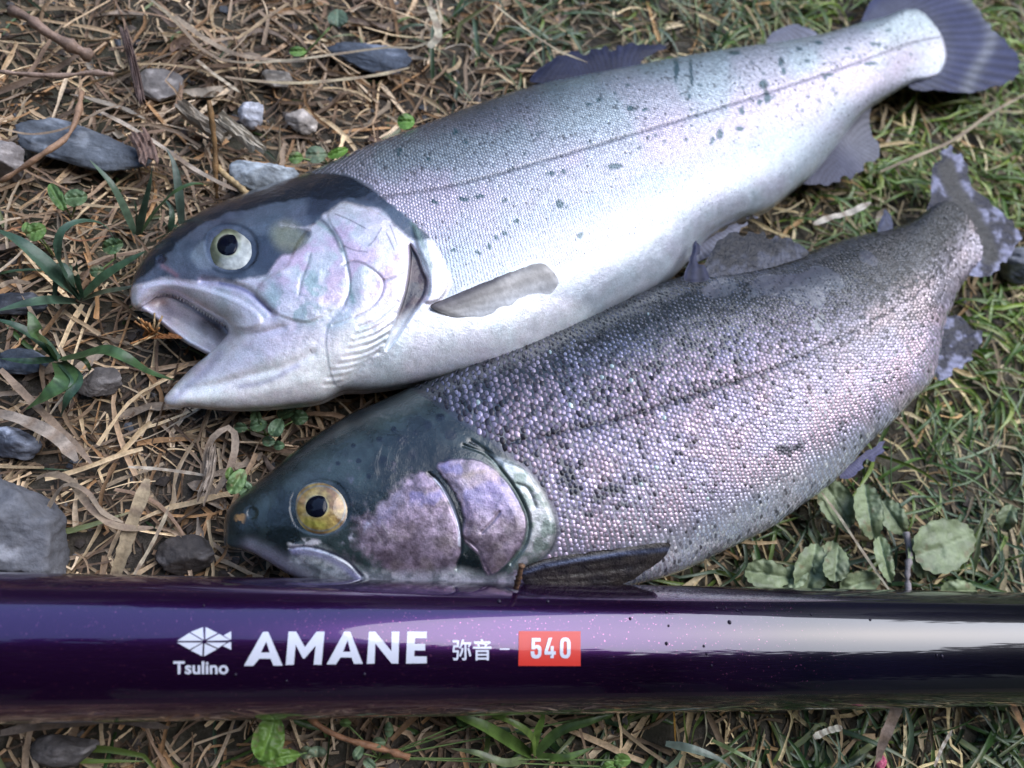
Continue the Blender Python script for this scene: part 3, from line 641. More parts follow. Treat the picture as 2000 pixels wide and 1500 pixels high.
for (sx, sy, sr) in ((786,860,11),(805,888,10),(748,898,9),(835,830,10),(877,900,11),(742,858,6),(768,838,6),(812,845,7),(700,900,6),(660,905,5),(880,850,12),(860,815,9),(720,930,6),(690,870,5),(770,905,6)):
    headc = mix(headc, (.003, .004, .010), .95 * (1 - sst(.4, 1.4, ((X - sx - 5*(N3-.5))/sr)**2 + ((Y - sy)/sr*1.1)**2)))
pn = fbm(X, Y, 14, 61, 4)
pur = mix((.15, .115, .15), (.31, .245, .32), sst(.3, .7, pn)); pur = pur * (.55 + .9 * fbm(X, Y, 5, 66, 3))[..., None]; pur = mix(pur, (.20, .19, .40), .5 * sst(.52, .68, fbm(X, Y, 34, 62)) * sst(1040, 960, Y))
pur = mix(pur, (.30, .25, .24), .5 * sst(.5, .7, fbm(X, Y, 40, 63)) * sst(1000, 1080, Y))
rb = pmask(G2, [(640,900),(835,920),(858,945),(881,985),(897,1030),(901,1070),(890,1104),(860,1180),(640,1180)], 2.5)
mk = rb * sst(.25, .75, pmask(G2, CHEEK, 26) + .6 * (pn - .5) + .2); headc = mix(headc, pur, mk)
mk2 = pmask(G2, OP2, 3) * sst(.2, .8, pmask(G2, OP2, 22) + 1.1 * (pn - .5) + .15); headc = mix(headc, pur * 1.08, mk2)
low = pmask(G2, [(560,1130),(600,1060),(700,1110),(800,1118),(900,1112),(960,1128),(1040,1120),(1040,1180),(600,1180)], 12)
sil = mix((.26, .30, .30), (.62, .66, .66), sst(.35, .65, pn)); headc = mix(headc, sil, .85 * low)
headc = mix(headc, mix((.20, .24, .22), (.48, .48, .50), sst(.35, .65, pn)), .9 * pmask(G2, CL2, 6))
headc = mix(headc, (.58, .58, .60), .85 * sst(.42, .55, pn) * pmask(G2, [(562,1062),(590,1052),(628,1058),(632,1070),(600,1074),(568,1072)], 4))
headc = mix(headc, (.50, .47, .56), .8 * sst(.40, .55, pn) * pline(G2, [(668,1056),(690,1048),(712,1030),(728,1012)], 5))
headc = mix(headc, (.32, .32, .50), .85 * pline(G2, [(575,1076),(625,1084),(670,1106),(700,1130)], 7))
headc = mix(headc, (.03, .03, .06), .8 * pline(G2, [(566,1070),(600,1067),(640,1077),(680,1097),(706,1124)], 3))
headc = mix(headc, (.40, .42, .50), .75 * pline(G2, [(490,1074),(520,1090),(560,1112),(600,1132)], 17))
headc = mix(headc, (.10, .14, .12), .8 * pline(G2, [(940,873),(984,925),(1016,970),(1034,1018),(1028,1062),(1000,1100)], 5))
headc = mix(headc, (.012, .014, .014), .9 * pline(G2, [(918,862),(945,878),(962,893)], 5) + .0)
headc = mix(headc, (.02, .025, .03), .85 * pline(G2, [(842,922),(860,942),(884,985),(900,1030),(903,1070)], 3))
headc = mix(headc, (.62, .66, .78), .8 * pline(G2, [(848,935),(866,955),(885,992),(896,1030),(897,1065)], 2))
headc = mix(headc, (.09, .06, .06), .6 * pline(G2, [(936,1046),(962,1020),(975,998)], 2.5))
headc = mix(headc, (.34, .20, .08), .8 * sst(.5, .6, pn) * pmask(G2, [(458,1018),(468,995),(480,1000),(470,1030)], 4))
headc = mix(headc, (.34, .26, .22), .5 * pmask(G2, [(905,930),(935,918),(975,925),(940,945),(915,955)], 7))
mk3 = np.maximum(np.maximum(mk, mk2), .8 * np.maximum(low, pmask(G2, CL2, 6)))
hmet = mix(.05, .55, mk3); hrou = mix(.14, .36, mk3)
col = mix(bodyc, headc, hm2); metal2 = mix(metal2, hmet, hm2); rough2 = mix(rough2, hrou, hm2)
smk2 = np.zeros(X.shape); rs = np.random.default_rng(14)
for _ in range(120):
    sx = rs.uniform(900, 1860); ly = np.interp(sx, [p[0] for p in LAT2], [p[1] for p in LAT2]); sc_ = 1 - (sx - 900) / 1500
    sy = ly + rs.normal(-60, 75) * sc_; rr_ = rs.uniform(3, 8.5) * (1 - .5 * (sx - 900) / 960)
    q = (((X - sx - 8 * (N3 - .5)) / rr_)**2 + ((Y - sy) / rr_)**2); smk2 = np.maximum(smk2, 1 - sst(.5, 1.3, q))
for sx, sy, rx, ry in ((1105,925,20,28),(1120,960,16,20),(1195,958,26,12),(1170,975,18,12),(1215,985,14,8),(1245,940,16,8),(1090,905,12,16),(1135,905,10,16),(1150,1005,10,10),(1530,880,24,10),(1560,870,12,14),(1395,960,9,6),(1060,950,8,22)):
    q = ((X - sx - 22 * (N3 - .5)) / rx)**2 + ((Y - sy - 16 * (N2 - .5)) / ry)**2; smk2 = np.maximum(smk2, 1 - sst(.4, 1.0, q))
smk2 *= 1 - hm2
col = mix(col, (.012, .018, .022), .8 * smk2)
col = mix(col, (.02, .02, .03), .7 * pline(G2, LAT2, 2.6) * (1 - hm2))
GLARE = [[(1345,560),(1400,548),(1480,540),(1560,528),(1600,512),(1640,520),(1660,545),(1640,570),(1612,585),(1600,640),(1590,600),(1520,585),(1440,580),(1380,585)], [(1680,492),(1700,488),(1722,510),(1705,525),(1680,510)]]
glare = np.maximum(pmask(G2, GLARE[0], 5), pmask(G2, GLARE[1], 4)); glare = sst(.50, .66, np.maximum(pmask(G2, GLARE[0], 30), pmask(G2, GLARE[1], 20)) + 1.5 * (fbm(X, Y, 46, 57, 6) - .5))
glare = glare * (1 - hm2)
col = mix(col, (.15, .16, .20), .6 * glare); rough2 = mix(rough2, .18, glare)  # sky glare on the wet back, painted into the skin as pale blue-grey
COL2 = col
fish2 = empty('trout', U(1200., 850., 0.001) * [1, 1, 0], 'darker spotted trout with closed mouth and golden eye lying against the rod', 'fish')
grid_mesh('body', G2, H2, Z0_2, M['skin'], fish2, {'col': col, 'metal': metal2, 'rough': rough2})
z2f = lambda x, y: G2.sample(Z2, x, y)
reg2 = 1 - pmask(G2, [(420,1100),(420,980),(600,840),(742,760),(800,752),(850,780),(905,825),(955,856),(985,880),(1040,918),(1060,950),(1078,980),(1092,1030),(1086,1070),(1062,1094),(1000,1180),(420,1180)], 1)
reg2 *= 1 - (glare > .9) * (N3 > .55)
reg2 *= pmask(G2, [(700,600),(1800,380),(1880,380),(1940,490),(1850,700),(1600,1000),(1100,1200),(700,1200)], 1, False)
def colf2(px, py, k, s, r):
    t = G2.sample(T2, px, py); sm = G2.sample(smk2, px, py); fl = G2.sample(glare, px, py); ar = G2.sample(arc2, px, py)
    base = mix((.10, .11, .14), (.20, .20, .27), sst(-17, -11, t)); base = mix(base, (.34, .28, .36), sst(-14, -3, t)); base = mix(base, (.58, .47, .56), sst(-1, 9, t)); base[np.abs(k) < .8] *= .45; base = mix(base, (.74, .76, .80), sst(18, 26, t))
    base = mix(base, mix((.06, .06, .062), (.36, .32, .34), sst(-8, 3, t)), sst(420, 850, ar) * (1 - sst(4, 13, t)))
    hue = fbm(px, py, 60, 71); base = base * mix((.92, .97, 1.08), (1.05, .97, .97), sst(.35, .65, hue))
    base = mix(base, (.03, .035, .05), .9 * sm); base = base * np.clip(1 + r.normal(0, .24, len(px)), .35, 1.6)[:, None]
    dkn = r.random(len(px)) < mix(.22, .04, sst(-8, 8, t)); base[dkn] *= .22
    brt = (r.random(len(px)) < .008) & (ar < 350); base[brt] = (.55, .66, .66)
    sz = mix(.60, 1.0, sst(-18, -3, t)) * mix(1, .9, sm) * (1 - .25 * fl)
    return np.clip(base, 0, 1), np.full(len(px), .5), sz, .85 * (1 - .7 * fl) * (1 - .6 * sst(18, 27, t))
COL2X = 0
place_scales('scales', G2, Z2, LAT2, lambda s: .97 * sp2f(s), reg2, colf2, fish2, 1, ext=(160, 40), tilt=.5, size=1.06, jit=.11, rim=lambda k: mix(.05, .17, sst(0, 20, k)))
def iris2(X, Y, rr, r2):
    c = mix((.16, .08, .02), (.40, .29, .09), sst(.3, .65, fbm(X, Y, 20, 81, 5))); c = mix(c, (.30, .17, .09), .8 * pl(X, Y, [(585,975),(600,985),(605,992)], 10)); c = mix(c, (.34, .18, .10), .5 * pl(X, Y, [(650,960),(662,985)], 9))
    c = mix(c, (.34, .36, .06), .6 * pl(X, Y, [(600,1020),(630,1026)], 9)); c = mix((.50, .42, .18), c, sst(1.02, 1.18, rr)); c = mix(c, (.01, .01, .02), 1 - sst(.95, 1.06, rr))
    c = mix(c, (.16, .19, .20), .8 * np.exp(-((r2 - .80) / .03)**2)); return mix(c, (.07, .13, .20), sst(.86, .96, r2)) * (.35 + 1.2 * fbm(X, Y, 7, 82))[..., None]
eye(626, 993, 60, 55, 0, 619, 989, 21, z2f, fish2, iris2, .0040)
def cdf2(X, Y): return mix((.03, .035, .06), (.20, .22, .32), sst(.45, .65, fbm(X, Y, 30, 83)))
fin('dorsal_fin', [(1372,540),(1376,515),(1388,488),(1410,462),(1440,449),(1480,452),(1530,462),(1568,480),(1580,496),(1540,512),(1470,530)], ((1375,532), (1560,500)), (-60, 110), .026, cdf2, fish2, nray=18, mt='wetfin', amp=.00005, dk_=.35)
fin('dorsal_spine', [(1338,548),(1342,515),(1352,480),(1360,466),(1368,480),(1374,510),(1384,545)], ((1340,545), (1380,545)), (0, 100), .030, (.10, .11, .20), fish2, g=2.5, nray=8)
glz = lambda X, Y: mix((.045, .05, .10), (.62, .64, .95), sst(.50, .58, fbm(X, Y, 26, 84)))  # lavender blotches: sky reflections of the wet fins put into the colour
def cauc2(X, Y):
    ax_ = seg_dist(X, Y, np.array([(1850,330),(1866,372),(1900,425),(1935,500)], float), closed=False)[0]
    return mix((.10, .10, .105), glz(X, Y), sst(12, 24, ax_ + 8 * (fbm(X, Y, 20, 88) - .5)))
fin('caudal_fin', [(1806,432),(1818,385),(1818,335),(1830,300),(1856,284),(1882,304),(1892,338),(1906,372),(1930,388),(1955,412),(1985,440),(1996,462),(1982,490),(1958,520),(1935,538),(1905,540),(1880,530),(1870,480)], ((1830,410), (1910,530)), (110, 40), .017, cauc2, fish2, nray=26, mt='wetfin')
fin('adipose_fin', [(1715,455),(1720,425),(1728,405),(1740,420),(1742,450)], ((1715,452), (1742,450)), (0, 60), .02, (.20, .22, .34), fish2, g=2.5)
fin('anal_fin', [(1848,622),(1880,618),(1900,640),(1922,648),(1916,675),(1905,700),(1880,718),(1858,735),(1832,742),(1826,700)], ((1846,630), (1832,735)), (120, -5), .012, glz, fish2, nray=22, mt='wetfin')
fin('pelvic_fin', [(1640,932),(1664,905),(1695,878),(1728,858),(1736,866),(1728,884),(1700,905),(1660,934)], ((1640,930), (1655,915)), (60, -50), .013, (.26, .26, .46), fish2, g=3)
def zpec2(X, Y): return z2f(X, Y) + .0018 + .002 * sst(30, 0, Y - (1105 - (X - 1030) * .13))
def cpec2(X, Y):
    up = seg_dist(X, Y, np.array([(1020,1108),(1060,1094),(1130,1082),(1220,1070),(1306,1062)], float), closed=False)[0]
    c = mix((.025, .025, .032), (.10, .085, .07), fbm(X, Y, 22, 85)); return mix(c, (.16, .20, .34), .8 * np.exp(-((up - 11) / 4)**2))
fin('pectoral_fin', [(1018,1112),(1040,1100),(1070,1090),(1130,1080),(1220,1069),(1290,1060),(1310,1064),(1296,1090),(1262,1115),(1225,1138),(1150,1156),(1060,1158),(1025,1140)], ((1020,1112), (1030,1140)), (90, -14), 0, cpec2, fish2, zf=zpec2, dk_=.9, mt='wetfin', fray=.2, g=3, nray=24, amp=.00018)
# ------------------------------------------------------------------ rod
ZR = .0215
A_ = U(0., 1262., ZR); B_ = U(2000., 1265., ZR)
rA = 142 * float(depth(0., 1262., ZR)) / FPX * .985; rB = 106 * float(depth(2000., 1265., ZR)) / FPX * .985
AX = (B_ - A_); LR = np.linalg.norm(AX); AX /= LR
UPV = np.array([0, 0, 1.]); SV = np.cross(UPV, AX); SV /= np.linalg.norm(SV); UPV = np.cross(AX, SV)
def rod_r(s): return rA + (rB - rA) * np.clip(s / LR, -.6, 1.6)
rod = empty('fishing_rod', A_ + AX * LR / 2 - [0, 0, ZR], 'glossy purple and black fishing rod butt with white lettering in front of the fish', 'fishing rod')
ns, na = 90, 160
S_ = np.linspace(-.55, LR + .9, ns); TH = np.linspace(0, 2 * math.pi, na, endpoint=False)
Sg, Tg = np.meshgrid(S_, TH, indexing='ij')
V = A_ + AX * Sg[..., None] + (rod_r(Sg) * np.cos(Tg))[..., None] * UPV + (rod_r(Sg) * np.sin(Tg))[..., None] * SV
ii, jj = np.meshgrid(np.arange(ns - 1), np.arange(na), indexing='ij'); j2 = (jj + 1) % na
F = np.stack([ii*na + jj, ii*na + j2, (ii+1)*na + j2, (ii+1)*na + jj], -1).reshape(-1, 4)
caps = [np.arange(na)[None, ::-1], (np.arange(na) + (ns - 1) * na)[None]]
m, N, L, b = mat('rod_lacquer'); oc = objco(N)
sx = N.new('ShaderNodeSeparateXYZ'); L.new(oc, sx.inputs[0])
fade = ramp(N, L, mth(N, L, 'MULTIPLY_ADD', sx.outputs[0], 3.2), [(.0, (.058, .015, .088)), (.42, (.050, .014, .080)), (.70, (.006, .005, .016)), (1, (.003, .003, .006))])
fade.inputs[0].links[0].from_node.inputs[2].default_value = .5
vo = N.new('ShaderNodeTexVoronoi'); vo.inputs['Scale'].default_value = 1500; L.new(oc, vo.inputs['Vector'])
fl = ramp(N, L, vo.outputs['Distance'], [(.0, 1.0), (.30, .0)])
pk = ramp(N, L, noise(N, L, 1500, 1, .5, oc).outputs[0], [(.57, 0.0), (.64, 1.0)])
side = ramp(N, L, mth(N, L, 'MULTIPLY_ADD', sx.outputs[0], 3.2), [(.55, 1.0), (.78, .05)]); side.inputs[0].links[0].from_node.inputs[2].default_value = .5
fk = mth(N, L, 'MULTIPLY', mth(N, L, 'MULTIPLY', fl.outputs[0], pk.outputs[0]), side.outputs[0])
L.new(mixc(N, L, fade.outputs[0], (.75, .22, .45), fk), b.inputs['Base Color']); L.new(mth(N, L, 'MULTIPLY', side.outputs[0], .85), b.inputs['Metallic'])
b.inputs['Roughness'].default_value = .22; b.inputs['Coat Weight'].default_value = 1; b.inputs['Coat Roughness'].default_value = .015; b.inputs['Coat IOR'].default_value = 1.62; b.inputs['Specular IOR Level'].default_value = .2
L.new(bump(N, L, noise(N, L, 28, 2, .5, oc).outputs[0], .05, .002), b.inputs['Coat Normal'])
M['rod'] = m
mesh('blank', V.reshape(-1, 3), [F] + caps, m, rod)
def on_rod(px, py, lift=.00015):
    px = np.asarray(px, float); py = np.asarray(py, float)
    d = FWD + ((px - 1000) / FPX)[..., None] * RIGHT + ((750 - py) / FPX)[..., None] * UP
    o = CAM - A_; r = rod_r(((px) / 2000) * LR) + lift
    dp = d - (d @ AX)[..., None] * AX; op = o - (o @ AX) * AX
    a = (dp * dp).sum(-1); bb = 2 * (dp @ op); c = op @ op - r * r
    t = (-bb - np.sqrt(np.maximum(bb * bb - 4 * a * c, 0))) / (2 * a)
    return CAM + t[..., None] * d
def pm(name, c, rough=.35):
    m, N, L, b = mat(name); b.inputs['Base Color'].default_value = (*c, 1); b.inputs['Roughness'].default_value = rough; b.inputs['Coat Weight'].default_value = 1; b.inputs['Coat Roughness'].default_value = .02; b.inputs['Coat IOR'].default_value = 1.6
    L.new(bump(N, L, noise(N, L, 400, 2, .5, objco(N)).outputs[0], .02, .0005), b.inputs['Normal']); return m
M['white'] = pm('white_print', (.62, .64, .74)); M['red'] = pm('red_print', (.62, .030, .018), .5); M['red'].node_tree.nodes['Principled BSDF'].inputs['Coat IOR'].default_value = 1.4; M['red'].node_tree.nodes['Principled BSDF'].inputs['Coat Weight'].default_value = .6
def decal(name, polys, material, lift=.00015, parent=None, step=7):
    """flat print that follows the curve of the rod; polys = list of outlines (with holes) as a filled curve"""
    cu = bpy.data.curves.new(name, 'CURVE'); cu.dimensions = '2D'; cu.fill_mode = 'BOTH'
    for P in polys:
        s = cu.splines.new('POLY'); s.points.add(len(P) - 1); s.use_cyclic_u = True
        for i, (x, y) in enumerate(P): s.points[i].co = (x, -y, 0, 1)
    return bend(name, cu, material, lift, parent, step, lambda X, Y: (X, -Y))
def bend(name, cu, material, lift, parent, step, f):
    o = bpy.data.objects.new('tmp', cu); COL.objects.link(o)
    dg = bpy.context.evaluated_depsgraph_get(); me = bpy.data.meshes.new_from_object(o.evaluated_get(dg)); bpy.data.objects.remove(o)
    import bmesh
    bm = bmesh.new(); bm.from_mesh(me)
    co = np.array([v.co[:] for v in bm.verts])
    X_, Y_ = f(co[:, 0], co[:, 1])
    for v, x, y in zip(bm.verts, X_, Y_): v.co = (x, y, 0)
    ymin, ymax = Y_.min(), Y_.max()
    for yy in np.arange(math.ceil(ymin / step) * step, ymax, step):
        bmesh.ops.bisect_plane(bm, geom=bm.verts[:] + bm.edges[:] + bm.faces[:], plane_co=(0, yy + .013, 0), plane_no=(0, 1, 0))
    bmesh.ops.triangulate(bm, faces=bm.faces[:])
    bm.verts.index_update()
    V2 = np.array([v.co[:] for v in bm.verts]); F2 = np.array([[v.index for v in q.verts] for q in bm.faces]); bm.free()
    W_ = on_rod(V2[:, 0], V2[:, 1], lift)
    e1 = W_[F2[:, 1]] - W_[F2[:, 0]]; e2 = W_[F2[:, 2]] - W_[F2[:, 0]]; nn = np.cross(e1, e2)
    fl_ = (nn * (CAM - W_[F2[:, 0]])).sum(1) < 0; F2[fl_] = F2[fl_][:, ::-1]
    return mesh(name, W_, F2, material, parent or rod, smooth=True)
# fish emblem: triangles with gaps
def Z7(x, y): return (250 + x / 2, 1130 + y / 2)
tri = [[(192,243),(240,212),(292,243)],[(244,209),(293,190),(296,240)],[(303,189),(350,213),(302,238)],[(356,216),(398,241),(306,243)],
       [(192,250),(290,250),(240,277)],[(245,280),(292,253),(290,303)],[(299,254),(348,275),(297,304)],[(305,250),(385,250),(352,272)],[(358,276),(372,262),(403,278),(403,250),(402,250),(375,258)],[(374,222),(403,206),(403,237),(398,238)],[(398,248),(403,250),(403,278),(370,263)]]
decal('emblem', [[Z7(*p) for p in t] for i, t in enumerate(tri) if i != 8], M['white'])
def Zp(L_): return [Z7(*p) for p in L_]
decal('letter_a', [Zp([(527,208),(548,208),(604,340),(568,340),(557,313),(513,313),(489,341),(453,341)]), Zp([(545,238),(549,240),(557,290),(522,290)])][:1] + [Zp([(540,246),(554,289),(519,289)])], M['white'])
decal('letter_m', [Zp([(627,207),(657,207),(691,268),(737,207),(768,207),(756,337),(725,336),(733,262),(690,312),(683,312),(655,258),(648,336),(616,338)])], M['white'])
decal('letter_a', [Zp([(845,207),(868,207),(917,333),(883,333),(873,308),(830,308),(812,335),(776,335)]), Zp([(858,240),(869,286),(840,286)])], M['white'])
decal('letter_n', [Zp([(941,207),(966,207),(1029,284),(1030,207),(1060,207),(1056,332),(1030,332),(966,253),(963,332),(933,333)])], M['white'])
decal('letter_e', [Zp([(1091,207),(1167,207),(1167,233),(1121,233),(1120,255),(1161,255),(1161,281),(1119,281),(1118,304),(1167,304),(1167,331),(1086,332)])], M['white'])
decal('label_panel', [Zp([(1527,205),(1768,206),(1768,342),(1525,341)])], M['red'])
decal('dash', [Zp([(1452,273),(1490,273),(1490,278),(1452,278)])], M['white'])
def text(name, s, x0, x1, y0, y1, material, off=0.0, lift=.00015, shear=0):
    cu = bpy.data.curves.new(name, 'FONT'); cu.body = s; cu.size = 100; cu.offset = off; cu.shear = shear; cu.resolution_u = 4
    o = bpy.data.objects.new('tmp', cu); COL.objects.link(o); bpy.context.view_layer.update()
    dg = bpy.context.evaluated_depsgraph_get(); me = bpy.data.meshes.new_from_object(o.evaluated_get(dg)); bpy.data.objects.remove(o)
    co = np.array([v.co[:] for v in me.vertices]); a, c = co.min(0), co.max(0)
    return bend(name, cu, material, lift, None, 5, lambda X, Y: (x0 + (X - a[0]) / (c[0] - a[0]) * (x1 - x0), y1 - (Y - a[1]) / (c[1] - a[1]) * (y1 - y0)))
text('maker_name', 'Tsulino', 338.5, 446, 1291.5, 1317, M['white'], off=2.6)
text('model_characters', '弥音', 884, 960, 1248, 1290, M['white'], off=1.6)
# condensed numerals of the red panel
def box_(x0, y0, x1, y1): return [(x0, y0), (x1, y0), (x1, y1), (x0, y1)]
decal('numeral_five', [Zp([(1577,232),(1612,232),(1612,246),(1590,246),(1589,262),(1596,259),(1606,260),(1613,267),(1615,278),(1615,295),(1612,304),(1605,311),(1592,313),(1581,310),(1575,303),(1573,291),(1573,284),(1587,284),(1588,294),(1592,299),(1599,298),(1602,292),(1602,280),(1599,273),(1593,272),(1588,277),(1576,276)])], M['white'], .0003)
decal('numeral_four', [Zp([(1643,231),(1657,231),(1640,284),(1651,284),(1651,264),(1663,264),(1663,284),(1671,284),(1671,297),(1663,297),(1663,311),(1650,311),(1650,297),(1627,297),(1627,285)])], M['white'], .0003)
decal('numeral_zero', [Zp([(1688,250),(1691,238),(1699,231),(1709,230),(1719,232),(1726,240),(1729,250),(1729,293),(1725,304),(1718,311),(1708,312),(1697,310),(1690,303),(1687,293)]), Zp([(1701,252),(1700,290),(1703,297),(1708,299),(1713,297),(1715,290),(1715,252),(1713,246),(1708,244),(1703,246)])], M['white'], .0003)
# water drops on the lacquer
Vd = []; Fd = []
for (dx, dy, dr) in ((1425,1215,3.5),(1302,1257,3),(1375,1262,2.2),(1231,1208,2.5),(1380,1277,1.8),(1585,1200,2),(1400,1187,2),(1418,1186,1.8),(1440,1192,2.2),(1450,1196,2),(1302,1195,2),(975,1174,4),(1070,1174,3.5),(398,1182,2),(1306,1222,2),(460,1318,2.5),(712,1317,2.8),(1390,1300,2),(560,1330,1.8),(1413,1190,1.5),(1455,1186,1.5),(1840,1282,3),(1830,1280,2),(1700,1210,2)):
    c = on_rod(dx, dy); mp = np.linalg.norm(c - CAM) / FPX; q = c - A_; nr = q - (q @ AX) * AX; nr /= np.linalg.norm(nr); t2 = np.cross(AX, nr)
    k = len(Vd)
    for ring, (rr_, hh) in enumerate(((1, 0), (.8, .35), (.45, .6))):
        for a in range(10): Vd.append(c + (AX * math.cos(a * .6283) + t2 * math.sin(a * .6283) * 1.15) * dr * mp * rr_ + nr * hh * dr * mp)
    Vd.append(c + nr * .7 * dr * mp)
    for a in range(10):
        a2 = (a + 1) % 10; Fd += [(k+a, k+a2, k+10+a2), (k+a, k+10+a2, k+10+a), (k+10+a, k+10+a2, k+20+a2), (k+10+a, k+20+a2, k+20+a), (k+20+a, k+20+a2, k+30)]
m, N, L, b = mat('water'); b.inputs['Base Color'].default_value = (.02, .015, .03, 1); b.inputs['Roughness'].default_value = .03; b.inputs['IOR'].default_value = 1.33
_v = noise(N, L, 800, 1, .5, objco(N)); L.new(bump(N, L, _v.outputs[0], .02, .0002), b.inputs['Normal'])
tag(mesh('water_drops', np.array(Vd), np.array(Fd), m, rod), kind='stuff')
# ------------------------------------------------------------------ ground
def gz(x, y):
    """ground relief, metres"""
    px = np.asarray(x) * 1000; py = np.asarray(y) * 1000
    return .006 * (fbm(px, py, 60, 101, 3) - .55) + .004 * (fbm(px, py, 14, 102, 4) - .55) - .004
def ground_material():
    m, N, L, b = mat('soil'); oc = objco(N)
    n1 = noise(N, L, 40, 6, .7, oc); n2 = noise(N, L, 420, 5, .7, oc); n3 = noise(N, L, 6, 4, .6, oc)
    c = ramp(N, L, n2.outputs[0], [(.25, (.018, .014, .012)), (.5, (.055, .042, .036)), (.75, (.13, .105, .09))])
    g = ramp(N, L, n1.outputs[0], [(.3, (.03, .045, .015)), (.7, (.10, .11, .05))])
    far = ramp(N, L, n3.outputs[0], [(.35, 0.0), (.6, .35)])
    L.new(mixc(N, L, c.outputs[0], g.outputs[0], far.outputs[0]), b.inputs['Base Color']); b.inputs['Roughness'].default_value = .9
    L.new(bump(N, L, n2.outputs[0], .7, .002, bump(N, L, n1.outputs[0], .5, .004)), b.inputs['Normal']); return m
M['soil'] = ground_material()
xs = np.concatenate([np.geomspace(-400, -1.0, 14), np.linspace(-.8, -.36, 12), np.arange(-.345, .62, .0022), np.linspace(.64, 1.2, 14), np.geomspace(1.5, 400, 14)])
ys = np.concatenate([np.geomspace(-400, -1.0, 14), np.linspace(-.8, -.30, 12), np.arange(-.285, .52, .0022), np.linspace(.54, 1.2, 14), np.geomspace(1.5, 400, 14)])
GX, GY = np.meshgrid(xs, ys); ZZ = gz(GX, GY)
nyy, nxx = GX.shape; jj, ii = np.meshgrid(np.arange(nyy - 1), np.arange(nxx - 1), indexing='ij')
F = np.stack([jj*nxx + ii, jj*nxx + ii + 1, (jj+1)*nxx + ii + 1, (jj+1)*nxx + ii], -1).reshape(-1, 4)
tag(mesh('ground', np.stack([GX, GY, ZZ], -1).reshape(-1, 3), F, M['soil'], loc=(0, 0, 0)), kind='structure')

def ribbons(name, P, W, Cc, material, parent=None, fold=.25, kind=None, loc=None, taper=None, root_w=.6):
    """P (n,K,3) centre lines, W (n,) widths, Cc (n,3) or (n,K,3) colours: flat blades with a shallow fold"""
    n_, K, _ = P.shape
    T = np.gradient(P, axis=1); T /= np.linalg.norm(T, axis=2)[..., None] + 1e-9
    upv = np.tile(np.array([0, 0, 1.]), (n_, 1)) + np.random.default_rng(n_).normal(0, .45, (n_, 3))
    S = np.cross(T, upv[:, None, :]); S /= np.linalg.norm(S, axis=2)[..., None] + 1e-9
    Nn = np.cross(S, T)
    t = np.linspace(0, 1, K); prof = taper if taper is not None else np.minimum(1, root_w + t * 2) * (1 - t**2.2)**.8 + .04
    prof = np.asarray(prof); hw = .5 * W[:, None] * (prof[None] if prof.ndim == 1 else prof)
    Vv = np.stack([P - S * hw[..., None], P + Nn * (hw * fold)[..., None] * -1, P + S * hw[..., None]], 2)
    q = np.arange(K - 1)
    f = np.concatenate([np.stack([q*3, q*3+1, q*3+4, q*3+3], 1), np.stack([q*3+1, q*3+2, q*3+5, q*3+4], 1)])
    F_ = (f[None] + (np.arange(n_) * K * 3)[:, None, None]).reshape(-1, 4)
    if Cc.ndim == 2: Cc = np.repeat(Cc[:, None], K, 1)
    cc = np.repeat(Cc[:, :, None, :], 3, 2).copy(); cc[:, :, 1] *= .85
    o = mesh(name, Vv.reshape(-1, 3), F_, material, parent, {'col': cc.reshape(-1, 3)}, loc=loc)
    if kind: tag(o, kind=kind)
    return o
def tubes(name, P, Rr, Cc, material, parent=None, kind=None, sides=5, loc=None, prof=None):
    n_, K, _ = P.shape
    T = np.gradient(P, axis=1); T /= np.linalg.norm(T, axis=2)[..., None] + 1e-9
    S = np.cross(T, np.array([.13, .21, 1.])); S /= np.linalg.norm(S, axis=2)[..., None] + 1e-9; Nn = np.cross(S, T)
    if prof is None: prof = np.ones(K)
    rr = Rr[:, None] * prof[None]
    Vv = np.stack([P + S * (rr * math.cos(a))[..., None] + Nn * (rr * math.sin(a))[..., None] for a in np.arange(sides) * 2 * math.pi / sides], 2)
    f = []
    for q in range(K - 1):
        for a in range(sides): f.append((q*sides + a, q*sides + (a+1) % sides, (q+1)*sides + (a+1) % sides, (q+1)*sides + a))
    F_ = (np.array(f)[None] + (np.arange(n_) * K * sides)[:, None, None]).reshape(-1, 4)
    caps = np.stack([np.arange(sides)[::-1], (K-1)*sides + np.arange(sides)]); caps = (caps[None] + (np.arange(n_) * K * sides)[:, None, None]).reshape(-1, sides)
    if Cc.ndim == 2: Cc = np.repeat(Cc[:, None], K, 1)
    cc = np.repeat(Cc[:, :, None, :], sides, 2)
    o = mesh(name, Vv.reshape(-1, 3), [F_, caps], material, parent, {'col': cc.reshape(-1, 3)}, loc=loc)
    if kind: tag(o, kind=kind)
    return o
